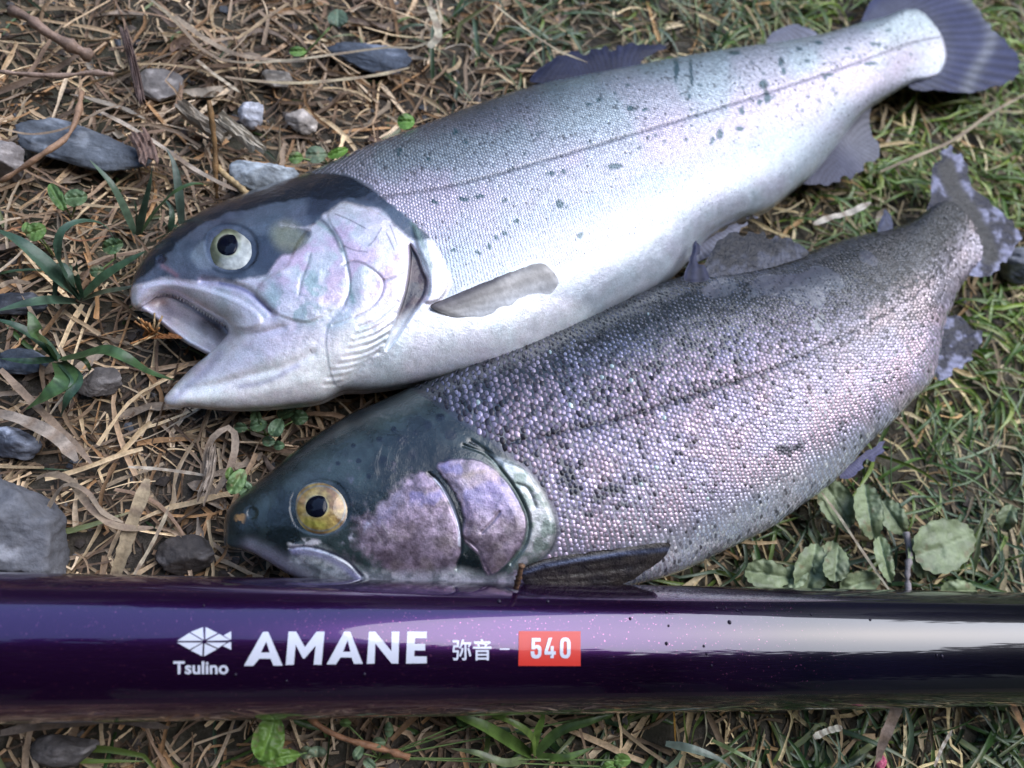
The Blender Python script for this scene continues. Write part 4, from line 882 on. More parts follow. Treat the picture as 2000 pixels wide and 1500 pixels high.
# where things lie, so that litter stays under them
P1s = smooth_poly(OUT1, step=25); P2s = smooth_poly(OUT2, step=25)
def under(P, grow=0):
    """True where a point lies below a fish or the rod (seen in plan)"""
    sh = P.shape[:-1]; q = P.reshape(-1, 3).copy()
    hid = np.zeros(len(q), bool)
    for poly, z in ((PLAN1, 0), (PLAN2, 0)):
        d, _, _, ins, _, _ = seg_dist(q[:, 0], q[:, 1], poly); hid |= ins | (d < grow)
    o = q - A_; s = o @ SV; hid |= (np.abs(s) < rA * .9)
    return hid.reshape(sh)
PLAN1 = U(P1s[:, 0], P1s[:, 1], np.full(len(P1s), .0135))[:, :2]; PLAN2 = U(P2s[:, 0], P2s[:, 1], np.full(len(P2s), .0155))[:, :2]
def scatter(n_, dens, seed, xr=(-.34, .60), yr=(-.28, .50)):
    r = np.random.default_rng(seed); x = r.uniform(*xr, n_ * 3); y = r.uniform(*yr, n_ * 3)
    px, py = PX(np.stack([x, y, np.zeros_like(x)], 1)); keep = r.random(len(x)) < dens(px, py)
    return x[keep][:n_], y[keep][:n_], px[keep][:n_], py[keep][:n_], r
def arcs(x, y, L_, ang, K, rise, droop, curl, r, wob=.0, zoff=0.002):
    """centre lines starting at x,y heading ang"""
    t = np.linspace(0, 1, K)[None]; n_ = len(x)
    a = ang[:, None] + curl[:, None] * (t - .3) + (wob * r.normal(0, 1, (n_, K)) + (r.random((n_, K)) < .10) * r.normal(0, .75, (n_, K))).cumsum(1)
    ds = L_[:, None] / (K - 1)
    sl_ = rise[:, None] * (1 - t) - droop[:, None] * t
    hx = np.cumsum(np.cos(a) * ds * np.cos(sl_), 1); hy = np.cumsum(np.sin(a) * ds * np.cos(sl_), 1); hz = np.cumsum(np.sin(sl_) * ds, 1)
    hx -= hx[:, :1]; hy -= hy[:, :1]; hz -= hz[:, :1]
    P = np.stack([x[:, None] + hx, y[:, None] + hy, gz(x, y)[:, None] + zoff + hz], -1)
    return P
def settle(P, zmax=.0035, minz=True):
    g = gz(P[..., 0], P[..., 1])
    P[..., 2] = np.maximum(P[..., 2], g + .0006)
    h = under(P); P[..., 2] = np.where(h, np.minimum(P[..., 2], zmax * .5), P[..., 2]); return P
# density fields in plan, written over the photo's own layout
def green(px, py):
    g = sst(700, 1500, px + .25 * (750 - py)); g = np.maximum(g, .75 * sst(900, 1200, py) * sst(800, 1300, px))
    g = np.maximum(g, .5 * sst(250, 0, py) * sst(700, 1000, px))
    return np.clip(g + .5 * (fbm(px, py, 160, 111) - .5), 0, 1)
STRAWC = np.array([(.38, .32, .25), (.27, .215, .17), (.50, .44, .34), (.17, .13, .105), (.30, .20, .12), (.24, .205, .18), (.44, .40, .35), (.13, .10, .085)])
GREENC = np.array([(.05, .11, .03), (.08, .15, .04), (.065, .12, .06), (.15, .22, .05), (.22, .26, .12), (.13, .19, .12)])
# thatch: thin dead blades lying flat
def thatch(name, n_, Lr, Wr, seed, zoff, dens, dark=1.0):
    x, y, px, py, r = scatter(n_, dens, seed); n_ = len(x)
    P = arcs(x, y, r.uniform(*Lr, n_), r.uniform(0, 2*math.pi, n_), 7, r.uniform(-.05, .22, n_), r.uniform(0, .35, n_), r.normal(0, .45, n_), r, .10, zoff)
    settle(P); k = r.integers(0, len(STRAWC), n_); c = STRAWC[k] * r.uniform(.35, 1.5, (n_, 1)) * dark * (1.36, 1.18, .95)
    yb = sst(900, 1600, px)[:, None]; c = c * mix((1.0, .98, .96), (1.0, 1.06, .9), yb[:, 0])
    t = np.linspace(0, 1, 7); pr = (1 - .3 * t)[None] * r.uniform(.6, 1.3, (n_, 7))
    o = ribbons(name, P, r.uniform(*Wr, n_), c, M['straw'], fold=.5, taper=pr); return o
dn = lambda px, py: np.clip(.45 + .55 * fbm(px, py, 120, 121), 0, 1) * (1 - .55 * green(px, py))
o = thatch('dead_grass', 17000, (.006, .022), (.0005, .0014), 1, .0004, dn, .7); tag(o, 'short brown crumbled dead grass covering the soil under everything', 'dead grass', kind='stuff')
o = thatch('dead_grass', 7500, (.014, .045), (.0008, .0022), 2, .0030, lambda px, py: np.clip(.9 - .35 * green(px, py), 0, 1), 1.1); tag(o, 'long pale dry grass blades tangled over the ground', 'dead grass', kind='stuff')
o = thatch('dead_grass', 12000, (.003, .012), (.0004, .0012), 3, .0030, dn, 1.1); tag(o, 'fine broken flakes of dead grass lying on top of the litter', 'dead grass', kind='stuff')
o = thatch('dead_grass', 1400, (.012, .035), (.0008, .0020), 4, .0062, lambda px, py: np.clip(.9 - .5 * green(px, py), 0, 1), 1.25); tag(o, 'loose pale straws lying topmost over stones and litter', 'dead grass', kind='stuff')
x, y, px, py, r = scatter(520, lambda px, py: np.clip(1 - .7 * green(px, py), 0, 1), 44); n_ = len(x)
P = arcs(x, y, r.uniform(.012, .034, n_), r.uniform(0, 2*math.pi, n_), 9, r.uniform(.0, .5, n_), r.uniform(.2, .9, n_), r.normal(0, .9, n_), r, .16, .003); settle(P)
c = np.array([(.34, .27, .21), (.24, .18, .14), (.42, .36, .29), (.16, .115, .09), (.30, .20, .15)])[r.integers(0, 5, n_)]
cc = c[:, None] * r.uniform(.6, 1.3, (n_, 9, 1)); t = np.linspace(0, 1, 9)
o = ribbons('dead_leaves', P, r.uniform(.0022, .0052, n_), cc, M['straw'], fold=.9, taper=(np.sin(np.clip(t * 2.9 + .25, 0, math.pi))**.6)[None] * r.uniform(.5, 1.3, (n_, 9))); tag(o, 'broad crumpled dead leaf blades matted into the straw', 'dead leaves', kind='stuff')
# crumbs of soil and grit
x, y, px, py, r = scatter(6000, lambda px, py: 1.0 - .7 * green(px, py), 3); n_ = len(x)
ico = np.array([(0,0,1),(.894,0,.447),(.276,.851,.447),(-.724,.526,.447),(-.724,-.526,.447),(.276,-.851,.447),(.724,.526,-.447),(-.276,.851,-.447),(-.894,0,-.447),(-.276,-.851,-.447),(.724,-.526,-.447),(0,0,-1)])
icf = np.array([(0,1,2),(0,2,3),(0,3,4),(0,4,5),(0,5,1),(1,6,2),(2,7,3),(3,8,4),(4,9,5),(5,10,1),(6,7,2),(7,8,3),(8,9,4),(9,10,5),(10,6,1),(11,7,6),(11,8,7),(11,9,8),(11,10,9),(11,6,10)])
rad = .0006 + .0022 * r.random(n_)**3
V = ico[None] * rad[:, None, None] * r.uniform(.6, 1.3, (n_, 12, 1)) * np.array([1, 1, .7]) + np.stack([x, y, gz(x, y) + rad * .3], 1)[:, None]
hid = under(V[:, 0]); V[hid, :, 2] -= .004
kc = np.array([(.07, .055, .048), (.11, .09, .08), (.16, .15, .15), (.10, .11, .13), (.045, .035, .03)])[r.integers(0, 5, n_)] * r.uniform(.6, 1.3, (n_, 1))
o = mesh('soil_crumbs', V.reshape(-1, 3), (icf[None] + (np.arange(n_) * 12)[:, None, None]).reshape(-1, 3), M['stone'], None, {'col': np.repeat(kc, 12, 0)}, smooth=False)
tag(o, 'small dark crumbs of soil and grit between the straws', 'soil', kind='stuff')
# living grass
def grass(name, n_, seed, dens, Lr, Wr, rise, label):
    x, y, px, py, r = scatter(n_, dens, seed)
    base = np.stack([x, y, np.zeros_like(x)], 1); k = ~under(base, .003); x, y, px, py = x[k], y[k], px[k], py[k]; n_ = len(x)
    # blades grow in clumps that share a direction
    cl = fbm(px, py, 90, seed) * 14; ang = cl + r.normal(0, .7, n_)
    P = arcs(x, y, r.uniform(*Lr, n_), ang, 8, r.uniform(rise[0], rise[1], n_), r.uniform(.1, .9, n_), r.normal(0, .5, n_), r, .03, .0)
    h = under(P[:, 2:]).any(1) & (P[:, :, 2].max(1) > .004); P = P[~h]; px = px[~h]; py = py[~h]; n_ = len(P)
    P[..., 2] = np.maximum(P[..., 2], gz(P[..., 0], P[..., 1]) + .0004)
    ci = r.integers(0, 6, n_); c = GREENC[ci] * r.uniform(.6, 1.25, (n_, 1)); yel = sst(1300, 1850, px) * sst(1100, 500, py); c = mix(c, c * (1.7, 1.75, .8) + (.03, .04, 0), yel)
    cc = np.repeat(c[:, None], 8, 1); tipm = (r.random(n_) < .35)[:, None] * sst(.6, 1.0, np.linspace(0, 1, 8))[None]; cc = mix(cc, (.38, .30, .16), tipm)
    o = ribbons(name, P, r.uniform(*Wr, n_), cc, M['blade'], fold=.5); tag(o, label, 'grass', kind='stuff')
grass('grass', 16000, 5, lambda px, py: green(px, py)**1.2, (.014, .042), (.0009, .0021), (.25, 1.1), 'short green grass growing between the dead straws')
grass('grass', 800, 6, lambda px, py: np.clip(.35 - .3 * green(px, py), 0, 1), (.010, .024), (.0007, .0016), (.2, .9), 'thin scattered green blades in the bare soil at left')

# ---- single things
def zline(P2, z): return U(np.array([p[0] for p in P2], float), np.array([p[1] for p in P2], float), np.array(z, float))
def path3(pts, z, K=14):
    """smooth centre line through photo points at heights z (m)"""
    P = np.array([(p[0], p[1], zz * 1e4) for p, zz in zip(pts, z if hasattr(z, '__len__') else [z] * len(pts))], float)
    S = smooth_poly(P, closed=False, step=5); d = np.concatenate([[0], np.cumsum(np.hypot(*np.diff(S[:, :2], axis=0).T))])
    u = np.linspace(0, d[-1], K); Q = np.stack([np.interp(u, d, S[:, i]) for i in range(3)], 1)
    return U(Q[:, 0], Q[:, 1], Q[:, 2] * 1e-4)
def mpp_at(pt, z=.003): return float(depth(float(pt[0]), float(pt[1]), z)) / FPX
def single(kind_, name, label, cat, pts, wpx, z, col, K=16, group=None, taper=None, fold=.4, parent=None, tipc=None, col2=None):
    P = path3(pts, z, K)[None]; w_ = wpx * mpp_at(pts[len(pts)//2]) * (1.3 if kind_ == 'blade' else 1.0); c = np.tile(np.array(col, float), (1, K, 1)); r = np.random.default_rng(abs(int(pts[0][0])) + 7)
    c = c * r.uniform(.6, 1.3, (1, K, 1))
    if tipc is not None: c = mix(c, np.array(tipc, float)[None, None], np.broadcast_to(sst(.7, 1, np.linspace(0, 1, K))[None], (1, K)))
    if col2 is not None: c = mix(c, np.array(col2, float)[None, None], np.broadcast_to((r.random(K) < .3)[None] * .8, (1, K)))
    if kind_ == 'tube':
        o = tubes(name, P, np.array([w_ / 2]), c, M['twig'] if cat == 'twig' else M['straw'], parent, sides=8, prof=taper if taper is not None else (1 + .20 * r.normal(0, 1, K) + .35 * (r.random(K) < .12)))
    else:
        o = ribbons(name, P, np.array([w_]), c, M['blade'] if kind_ == 'blade' else M['straw'], parent, fold=fold, taper=taper)
    if parent is None: tag(o, label, cat, group)
    return o
st = lambda K=16: np.concatenate([np.linspace(.7, 1, 3), np.ones(K - 5), [.8, .35]]) 
def strawx(label, pts, w_, z, col=(.42, .34, .25), name='dry_straw', **k): return single('straw', name, label, 'straw', pts, w_, z, col, taper=st() * np.random.default_rng(abs(int(pts[0][1])) + 3).uniform(.82, 1.15, 16), col2=(.25, .18, .13), **k)
strawx('long thin pale straw running down to the head of the open mouthed trout', [(190,215),(240,240),(310,282),(380,330),(440,362),(482,378)], 11, [.006,.008,.010,.010,.010,.009], (.50, .42, .34))
strawx('pale looped straw curving along the top edge of the photo', [(290,-5),(330,28),(372,72),(410,110),(470,122),(560,118),(640,108),(760,92),(835,90),(862,50),(850,-10)], 9, [.010,.010,.009,.008,.008,.009,.010,.012,.014,.016,.016], (.45, .38, .27))
strawx('wide bundle of straw passing from the top edge toward the blue stone', [(340,30),(400,75),(460,105),(540,118),(600,120)], 16, .008, (.34, .27, .20))
strawx('long horizontal straw under the looped one', [(440,150),(500,158),(580,162),(660,156),(740,146),(800,132)], 10, .008, (.46, .38, .25))
strawx('straw stub lying crosswise near the top middle', [(462,76),(490,58),(520,35),(565,5)], 8, .012, (.45, .33, .20))
strawx('straight short light straw above the wood chips', [(384,116),(410,138),(440,160),(468,180)], 9, .008, (.52, .45, .34))
strawx('tall pale straw leaning over the dorsal fin', [(965,8),(1000,36),(1040,66),(1090,98),(1148,122)], 8, [.02,.022,.022,.022,.02], (.44, .38, .26))
strawx('broad faded straw at the left edge below the grass clumps', [(-20,802),(30,815),(80,835),(120,862),(150,900)], 24, [.006,.008,.009,.008,.006], (.36, .30, .25))
strawx('long straight brown straw lying under the broad one', [(0,720),(50,772),(100,822),(150,872),(178,905)], 15, .006, (.30, .22, .16))
strawx('arched brown straw curving over the tangle beside the grey stone', [(70,935),(100,925),(140,940),(170,985),(215,1022),(262,1032),(300,1030)], 14, [.006,.010,.013,.013,.012,.010,.008], (.34, .26, .18))
strawx('long thin straw rising across the tangle in a low arc', [(85,1010),(110,965),(130,945),(170,960),(200,1000),(240,1020)], 9, [.006,.010,.014,.015,.013,.010], (.38, .30, .22))
strawx('upright pale stalk with split base between grey stone and dark snout', [(225,1125),(240,1080),(258,1020),(275,975),(288,935)], 26, [.004,.008,.010,.012,.012], (.46, .36, .23))
strawx('thin stalk beside the split one reaching the rod', [(262,1122),(290,1075),(318,1020),(330,990)], 7, .008, (.48, .40, .28))
strawx('twisted dry blade near the chin of the open mouthed trout', [(400,945),(405,880),(420,850),(452,835),(460,870),(446,920),(420,965)], 13, [.006,.010,.012,.012,.012,.010,.008], (.33, .26, .20))
strawx('pale straw crossing toward the leafy sprout', [(250,912),(300,915),(360,922),(410,930)], 7, .009, (.46, .40, .32))
strawx('flattened grey straw right under the rod at the left', [(0,1432),(60,1420),(140,1412),(200,1405),(260,1408),(330,1422)], 17, .005, (.27, .22, .19))
strawx('straw stem among the broad leaves pointing down at the rod', [(1605,962),(1640,1010),(1680,1070),(1742,1160)], 8, [.012,.013,.012,.010], (.42, .38, .28))
strawx('white straw lying between the two tails', [(1590,438),(1620,425),(1660,415),(1700,395)], 13, .010, (.55, .50, .42))
strawx('pale stem crossing the green grass right of the tail fin', [(1720,335),(1790,305),(1860,275),(1935,222),(2010,180)], 6, [.018,.022,.024,.024,.022], (.42, .33, .22))
strawx('reddish bent straw at the far left among blades', [(0,455),(60,440),(110,452),(150,470),(215,460)], 5, .010, (.34, .16, .08))
strawx('thin brown straw near the left edge below the slate', [(0,250),(60,262),(130,250),(200,215),(235,205)], 7, .010, (.36, .27, .19))
strawx('pale straw on the soil at the very left edge', [(0,560),(20,550),(60,553)], 12, .008, (.45, .33, .22))
strawx('wide pink grey dead blade standing at the lower right', [(1712,1500),(1725,1450),(1745,1400),(1760,1360),(1765,1330)], 22, [.008,.014,.018,.02,.02], (.30, .23, .19))
strawx('orange straw pair at the lower right corner', [(2010,1450),(1990,1400),(1968,1350),(1950,1310)], 16, [.01,.012,.012,.01], (.45, .26, .13))
strawx('short white straw below the rod right of centre', [(1590,1440),(1615,1428),(1645,1420)], 12, .009, (.60, .58, .48))
strawx('narrow white straw tilted below the rod at the right', [(1825,1497),(1838,1465),(1860,1425)], 6, .010, (.58, .54, .45))
strawx('curved white dead leaf at the top left of the dorsal fin', [(838,92),(856,70),(850,40),(838,10)], 16, [.016,.018,.018,.018], (.55, .50, .38))
def twigx(label, pts, w_, z, col=(.22, .12, .06), **k): return single('tube', 'twig', label, 'twig', pts, w_, z, col, **k)
twigx('thin brown upright twig rising between the wood chips and the trout', [(424,388),(421,340),(420,290),(415,245),(408,196)], 9, [.004,.010,.016,.022,.028], (.24, .14, .06))
twigx('knobbly root lying across the upper left corner', [(25,22),(55,35),(90,62),(130,85),(180,112)], 19, [.008,.010,.010,.008,.004], (.25, .17, .13))
twigx('reddish jointed stem at the left beside the slate', [(0,355),(40,330),(85,300),(130,268),(150,230),(160,180)], 11, [.006,.010,.014,.014,.012,.010], (.36, .22, .14))
twigx('reddish brown twig lying below the rod', [(604,1402),(640,1428),(690,1448),(745,1462),(800,1480)], 12, .010, (.34, .17, .09))
twigx('small snapped twig poking up by the dark pectoral fin', [(1008,1148),(1014,1125),(1019,1104)], 9, [.034,.038,.041], (.16, .09, .05))
twigx('grey dry stem beside the broad leaves', [(1775,1165),(1772,1120),(1776,1080),(1770,1040)], 11, .010, (.25, .22, .22))
twigx('pale brown stem lying at the left edge near the top', [(0,140),(50,145),(120,148),(180,142),(222,146)], 10, .012, (.34, .24, .19))
twigx('broken orange straw stub by the blue stone', [(418,320),(440,342),(462,360),(482,378)], 11, .010, (.46, .33, .17))

# wood chips: flat, slightly split plates
def chip(label, pts, w_, z, col, th=.0016, name='wood_chip'):
    P = path3(pts, z, 10); T = np.gradient(P, axis=0); T /= np.linalg.norm(T, axis=1)[:, None]; S = np.cross(T, [0, 0, 1.]); S /= np.linalg.norm(S, axis=1)[:, None]
    wv = w_ * mpp_at(pts[0]) / 2; K2 = 9; r = np.random.default_rng(int(pts[0][0])); V = []
    for i in range(10):
        for q in range(K2):
            u = q / (K2 - 1) * 2 - 1; hz = .0004 * r.normal() + .0007 * (q % 2)
            e = (r.normal() * .0015) if i in (0, 9) else 0
            V.append(P[i] + S[i] * u * wv + T[i] * e + np.array([0, 0, hz + th * (1 - .3 * u * u)]))
    nt_ = len(V); V += [np.array(v) - [0, 0, th * 1.5] for v in V]; V = np.array(V); f = []
    for i in range(9):
        for q in range(K2 - 1):
            a = i*K2 + q; f.append((a, a+1, a+K2+1, a+K2)); f.append((nt_+a, nt_+a+K2, nt_+a+K2+1, nt_+a+1))
    for i in range(9):
        for q in (0, K2-1):
            a = i*K2 + q; f.append((a, a+K2, nt_+a+K2, nt_+a))
    for q in range(K2-1):
        for i in (0, 9): a = i*K2 + q; f.append((a, a+1, nt_+a+1, nt_+a))
    c = np.array(col) * r.uniform(.6, 1.15, (K2, 1)); cc = np.tile(c, (20, 1))
    o = mesh(name, V, np.array(f), M['straw'], None, {'col': cc}, smooth=False); tag(o, label, 'wood chip')
chip('larger weathered wood chip left of the upright twig', [(352,205),(385,232),(440,272)], 27, .006, (.40, .34, .27))
chip('pale splintered wood chip pointing at the trout', [(430,232),(465,258),(505,288)], 25, .008, (.52, .46, .37))
chip('dark narrow bark sliver near the top left', [(242,62),(262,130),(276,200)], 15, .007, (.16, .11, .10), name='bark_sliver')
chip('grey upright flake of wood in the tangle above the rod', [(415,880),(408,930),(398,960)], 17, .010, (.34, .28, .23))
chip('brown dead leaf fragment on the slate edge', [(268,260),(285,290),(292,318)], 34, .010, (.26, .17, .14), .0006, name='dead_leaf')

# stones
def stone(label, cx, cy, rx, ry, rz, col, seed, z=0.0, flat=0, name='stone', rot=0, sharp=.25):
    u_ = 44; v_ = 72; th = np.linspace(0, math.pi, u_); ph = np.linspace(0, 2*math.pi, v_, endpoint=False); TH_, PH_ = np.meshgrid(th, ph, indexing='ij')
    d = np.stack([np.sin(TH_)*np.cos(PH_), np.sin(TH_)*np.sin(PH_), np.cos(TH_)], -1); r = np.random.default_rng(seed)
    rad = np.ones(TH_.shape) * 1.2
    for _ in range(13):                       # cut planes give facets
        nv = r.normal(0, 1, 3); nv /= np.linalg.norm(nv); k = r.uniform(.62, .98); rad = np.minimum(rad, k / np.maximum(d @ nv, 1e-3))
    rad = np.minimum(rad, 1.12)
    q = d * rad[..., None]; nzv = fbm(q[..., 0] * 40 + 200, q[..., 1] * 40 + q[..., 2] * 31 + 200, 18, seed, 4) - .5
    q = q * (1 + .22 * nzv + .10 * (fbm(q[..., 0] * 40 + 90, q[..., 1] * 40 + q[..., 2] * 29 + 90, 5, seed + 1, 3) - .5))[..., None]
    mp = mpp_at((cx, cy)); rz *= .8; c_ = U(float(cx), float(cy), z + rz * .1); ca, sa = math.cos(R(rot)), math.sin(R(rot))
    X_ = q[..., 0] * rx * mp; Y_ = q[..., 1] * ry * mp; W_ = np.stack([X_*ca - Y_*sa, X_*sa + Y_*ca, q[..., 2] * rz], -1) + c_
    jj, ii = np.meshgrid(np.arange(u_ - 1), np.arange(v_), indexing='ij'); i2 = (ii + 1) % v_
    F_ = np.stack([jj*v_+ii, (jj+1)*v_+ii, (jj+1)*v_+i2, jj*v_+i2], -1).reshape(-1, 4)
    cn = fbm(q[..., 0]*50+300, q[..., 1]*50+q[..., 2]*37+300, 22, seed + 3, 5)
    cc = np.array(col) * (.45 + 1.1 * cn)[..., None]; cc = mix(cc, np.array(col) * 1.7 + .05, sst(.60, .72, cn))
    o = mesh(name, W_.reshape(-1, 3), F_, M['stone'], None, {'col': cc.reshape(-1, 3)}); return tag(o, label, 'stone')
stone('big blue grey angular stone at the left edge above the rod', 35, 1040, 112, 95, .016, (.14, .145, .165), 3, .004, rot=-35)
stone('long dark slate slab half buried at the upper left', 160, 285, 118, 48, .005, (.10, .115, .14), 8, .003, rot=-5)
stone('small speckled blue stone touching the head of the silver trout', 522, 352, 66, 50, .010, (.24, .27, .30), 12, .002)
stone('pale rounded pebble between the wood chip and the trout back', 493, 224, 24, 26, .006, (.36, .37, .42), 14, .002)
stone('beige crumbly lump near the top middle', 592, 236, 30, 30, .003, (.34, .30, .27), 15, .001, rot=20)
stone('light clay lump beside the upper straw', 540, 150, 34, 22, .003, (.30, .27, .24), 16, .001)
stone('grey stone at the left edge beside the slate', 12, 320, 38, 38, .010, (.24, .22, .22), 17, .002)
stone('flat bluish slab behind the straws left of the dorsal fin', 735, 112, 80, 34, .004, (.08, .10, .14), 18, .002)
stone('dark slate at the left edge under the grass clump', 30, 590, 50, 30, .003, (.07, .075, .09), 19, .000)
stone('dark blue stone under the lower grass clump', 38, 706, 50, 36, .003, (.06, .075, .10), 20, .000)
stone('grey brown clod below the grass clump', 195, 745, 40, 36, .003, (.13, .115, .11), 21, .000)
stone('small speckled stone at the left edge above the tangle', 25, 868, 42, 30, .008, (.15, .17, .22), 22, .001)
stone('dark clod next to the dark snout', 375, 1085, 58, 45, .007, (.06, .052, .05), 23, .000)
stone('grey crumbly clod at the upper left between roots', 310, 165, 42, 38, .003, (.17, .155, .15), 24, .000)
stone('grey clod below the rod near the left', 130, 1462, 60, 30, .006, (.11, .10, .10), 25, .000)
stone('grey rock behind the tail of the dark trout', 1990, 520, 40, 34, .010, (.20, .21, .25), 26, .002)

# grass plants with broad blades
def clump(label, root, blades, cat='grass plant', name='grass_plant', group=None):
    e = empty(name, U(float(root[0]), float(root[1]), .0), label, cat, group)
    for pts, w_, z, c in blades:
        single('blade', 'blade', None, None, pts, w_, z, c, parent=e, fold=.35, K=18)
    return e
g1, g2, g3, g4 = (.060, .115, .075), (.045, .095, .055), (.075, .14, .05), (.10, .17, .06)
clump('grass plant with long arched blue green blades left of the open mouth', (158,585), [
    ([(158,585),(120,545),(75,500),(30,465),(-15,445)], 26, [.004,.014,.020,.022,.018], g1),
    ([(158,585),(125,530),(112,480),(125,445),(165,430),(205,440),(228,475)], 13, [.004,.016,.026,.030,.028,.022,.014], g1),
    ([(150,588),(100,585),(50,592),(-10,608)], 20, [.004,.010,.012,.010], (.08, .14, .09)),
    ([(160,580),(195,545),(240,515),(285,490)], 20, [.004,.010,.014,.016], (.06, .12, .06)),
    ([(155,580),(140,545),(118,515),(108,560),(106,600)], 12, [.004,.012,.014,.010,.006], (.08, .14, .09)),
    ([(160,580),(150,540),(150,510)], 12, [.004,.014,.020], g2),
    ([(160,585),(200,570),(255,560),(270,550)], 12, [.004,.008,.010,.008], (.10, .12, .08))])
clump('dark green grass plant with spread blades under the arched one', (115,702), [
    ([(110,700),(95,670),(72,650),(62,620),(55,608)], 26, [.004,.012,.018,.020,.020], g3),
    ([(112,700),(60,705),(0,700)], 14, [.004,.008,.008], g2),
    ([(115,702),(80,665),(30,635),(-10,622)], 18, [.004,.010,.014,.014], g2),
    ([(115,702),(160,692),(205,682),(250,700),(290,725),(340,742)], 22, [.004,.012,.018,.018,.012,.006], (.06, .12, .045)),
    ([(115,705),(130,735),(90,770),(50,800)], 30, [.004,.012,.012,.006], (.07, .14, .05)),
    ([(118,705),(150,740),(130,780),(118,815)], 18, [.004,.012,.012,.006], g2),
    ([(118,700),(160,700),(175,720),(170,735)], 10, [.004,.010,.008,.004], g3)])
clump('upright narrow grass tuft above the head of the open mouthed trout', (270,458), [
    ([(270,458),(280,410),(292,360),(298,320)], 13, [.003,.016,.028,.036], g1),
    ([(275,455),(305,410),(340,375),(378,358),(410,362)], 12, [.003,.012,.020,.022,.018], g3),
    ([(265,458),(240,400),(215,355),(175,312)], 13, [.003,.012,.018,.020], (.09, .14, .09)),
    ([(272,455),(268,420),(262,390)], 8, [.003,.012,.018], g2),
    ([(355,440),(350,380),(340,320),(325,290)], 13, [.003,.014,.020,.022], (.10, .15, .12)),
    ([(300,470),(330,450),(335,410),(318,385)], 10, [.003,.010,.014,.014], g2)])
clump('bright green grass plant growing just below the rod in the middle', (1040,1470), [
    ([(1040,1475),(985,1440),(940,1415),(890,1395),(880,1380)], 20, [.004,.012,.016,.016,.014], (.13, .22, .05)),
    ([(1040,1475),(1050,1430),(1060,1400),(1060,1380)], 15, [.004,.012,.016,.018], (.14, .24, .05)),
    ([(1045,1475),(1090,1430),(1150,1410),(1200,1395)], 14, [.004,.010,.014,.014], (.10, .17, .05)),
    ([(1050,1475),(1100,1480),(1160,1460)], 12, [.004,.010,.012], (.12, .20, .05)),
    ([(1035,1478),(990,1490),(930,1470),(880,1462)], 12, [.004,.010,.012,.008], (.16, .20, .09)),
    ([(1045,1480),(1040,1440),(1000,1410),(960,1400)], 12, [.004,.014,.018,.016], (.17, .26, .06))])
clump('grass tuft with an orange tipped blade below the rod right of centre', (1350,1455), [
    ([(1345,1460),(1338,1420),(1335,1380)], 9, [.003,.012,.020], (.17, .27, .05)),
    ([(1350,1460),(1358,1420),(1385,1385)], 8, [.003,.012,.018], (.14, .22, .05)),
    ([(1320,1460),(1318,1420),(1316,1380)], 7, [.003,.012,.018], (.50, .27, .05)),
    ([(1370,1470),(1380,1430),(1376,1385)], 6, [.003,.012,.018], (.38, .36, .26)),
    ([(1300,1452),(1350,1462),(1400,1480),(1430,1500)], 13, [.006,.010,.010,.008], (.17, .22, .18)),
    ([(1390,1445),(1440,1470),(1480,1490)], 8, [.006,.012,.012], (.22, .30, .13))])
# broad leaves: blade plate with a raised midrib and lobed edge
def leafplate(parent, cx, cy, L_, W_, ang, z, c, lobes=.06, nl=7, bend_=.0065, tipz=0, vein=True, seed=0):
    """one leaf: cx,cy = middle in the photo; L_, W_ in px; ang heading in degrees (0 = right, 90 = up)"""
    t = np.linspace(0, 2*math.pi, 64, endpoint=False); ex = np.cos(t); ey = np.sin(t) * (1 - .12*np.cos(t))
    rr = 1 + lobes * np.abs(np.sin(t * nl + seed)) - lobes * .5
    lx = ex * rr * L_ / 2; ly = ey * rr * W_ / 2; a = R(-ang); P = np.stack([cx + lx*math.cos(a) - ly*math.sin(a), cy + lx*math.sin(a) + ly*math.cos(a)], 1)
    def loc(X, Y): dx, dy = X - cx, Y - cy; return (dx*math.cos(a) + dy*math.sin(a)) / (L_/2), (-dx*math.sin(a) + dy*math.cos(a)) / (W_/2)
    def zz(X, Y):
        u_, v_ = loc(X, Y); side = np.abs(v_)
        return z + tipz * u_ + bend_ * (.35 * side - .25 * u_*u_) - .0006 * np.exp(-(v_*W_/2/2.5)**2) + .00008 * np.sin(6 * (u_ + side * .8) * 2) + .0045 * (fbm(X, Y, 34, seed + 5) - .5)
    def cc(X, Y):
        u_, v_ = loc(X, Y); k = np.exp(-(v_*W_/2/2.2)**2); q = fbm(X, Y, 22, seed + 9)
        b0 = np.array(c) * (.45 + 1.0 * q)[..., None]; b0 = mix(b0, (.22, .18, .10), .7 * sst(.66, .74, fbm(X, Y, 16, seed + 13))); return mix(b0, np.array(c) * 1.4 + .04, .7 * k)
    return plate('leaf', P, zz, M['leaf'], parent, cc, max(2.0, min(L_, W_) / 22), .0003, smooth=False)
pg = (.27, .33, .18)
e = empty('broad_leaf_plant', U(1760., 1060., 0.), 'low plant with broad grey green leaves under the belly of the dark trout', 'plant')
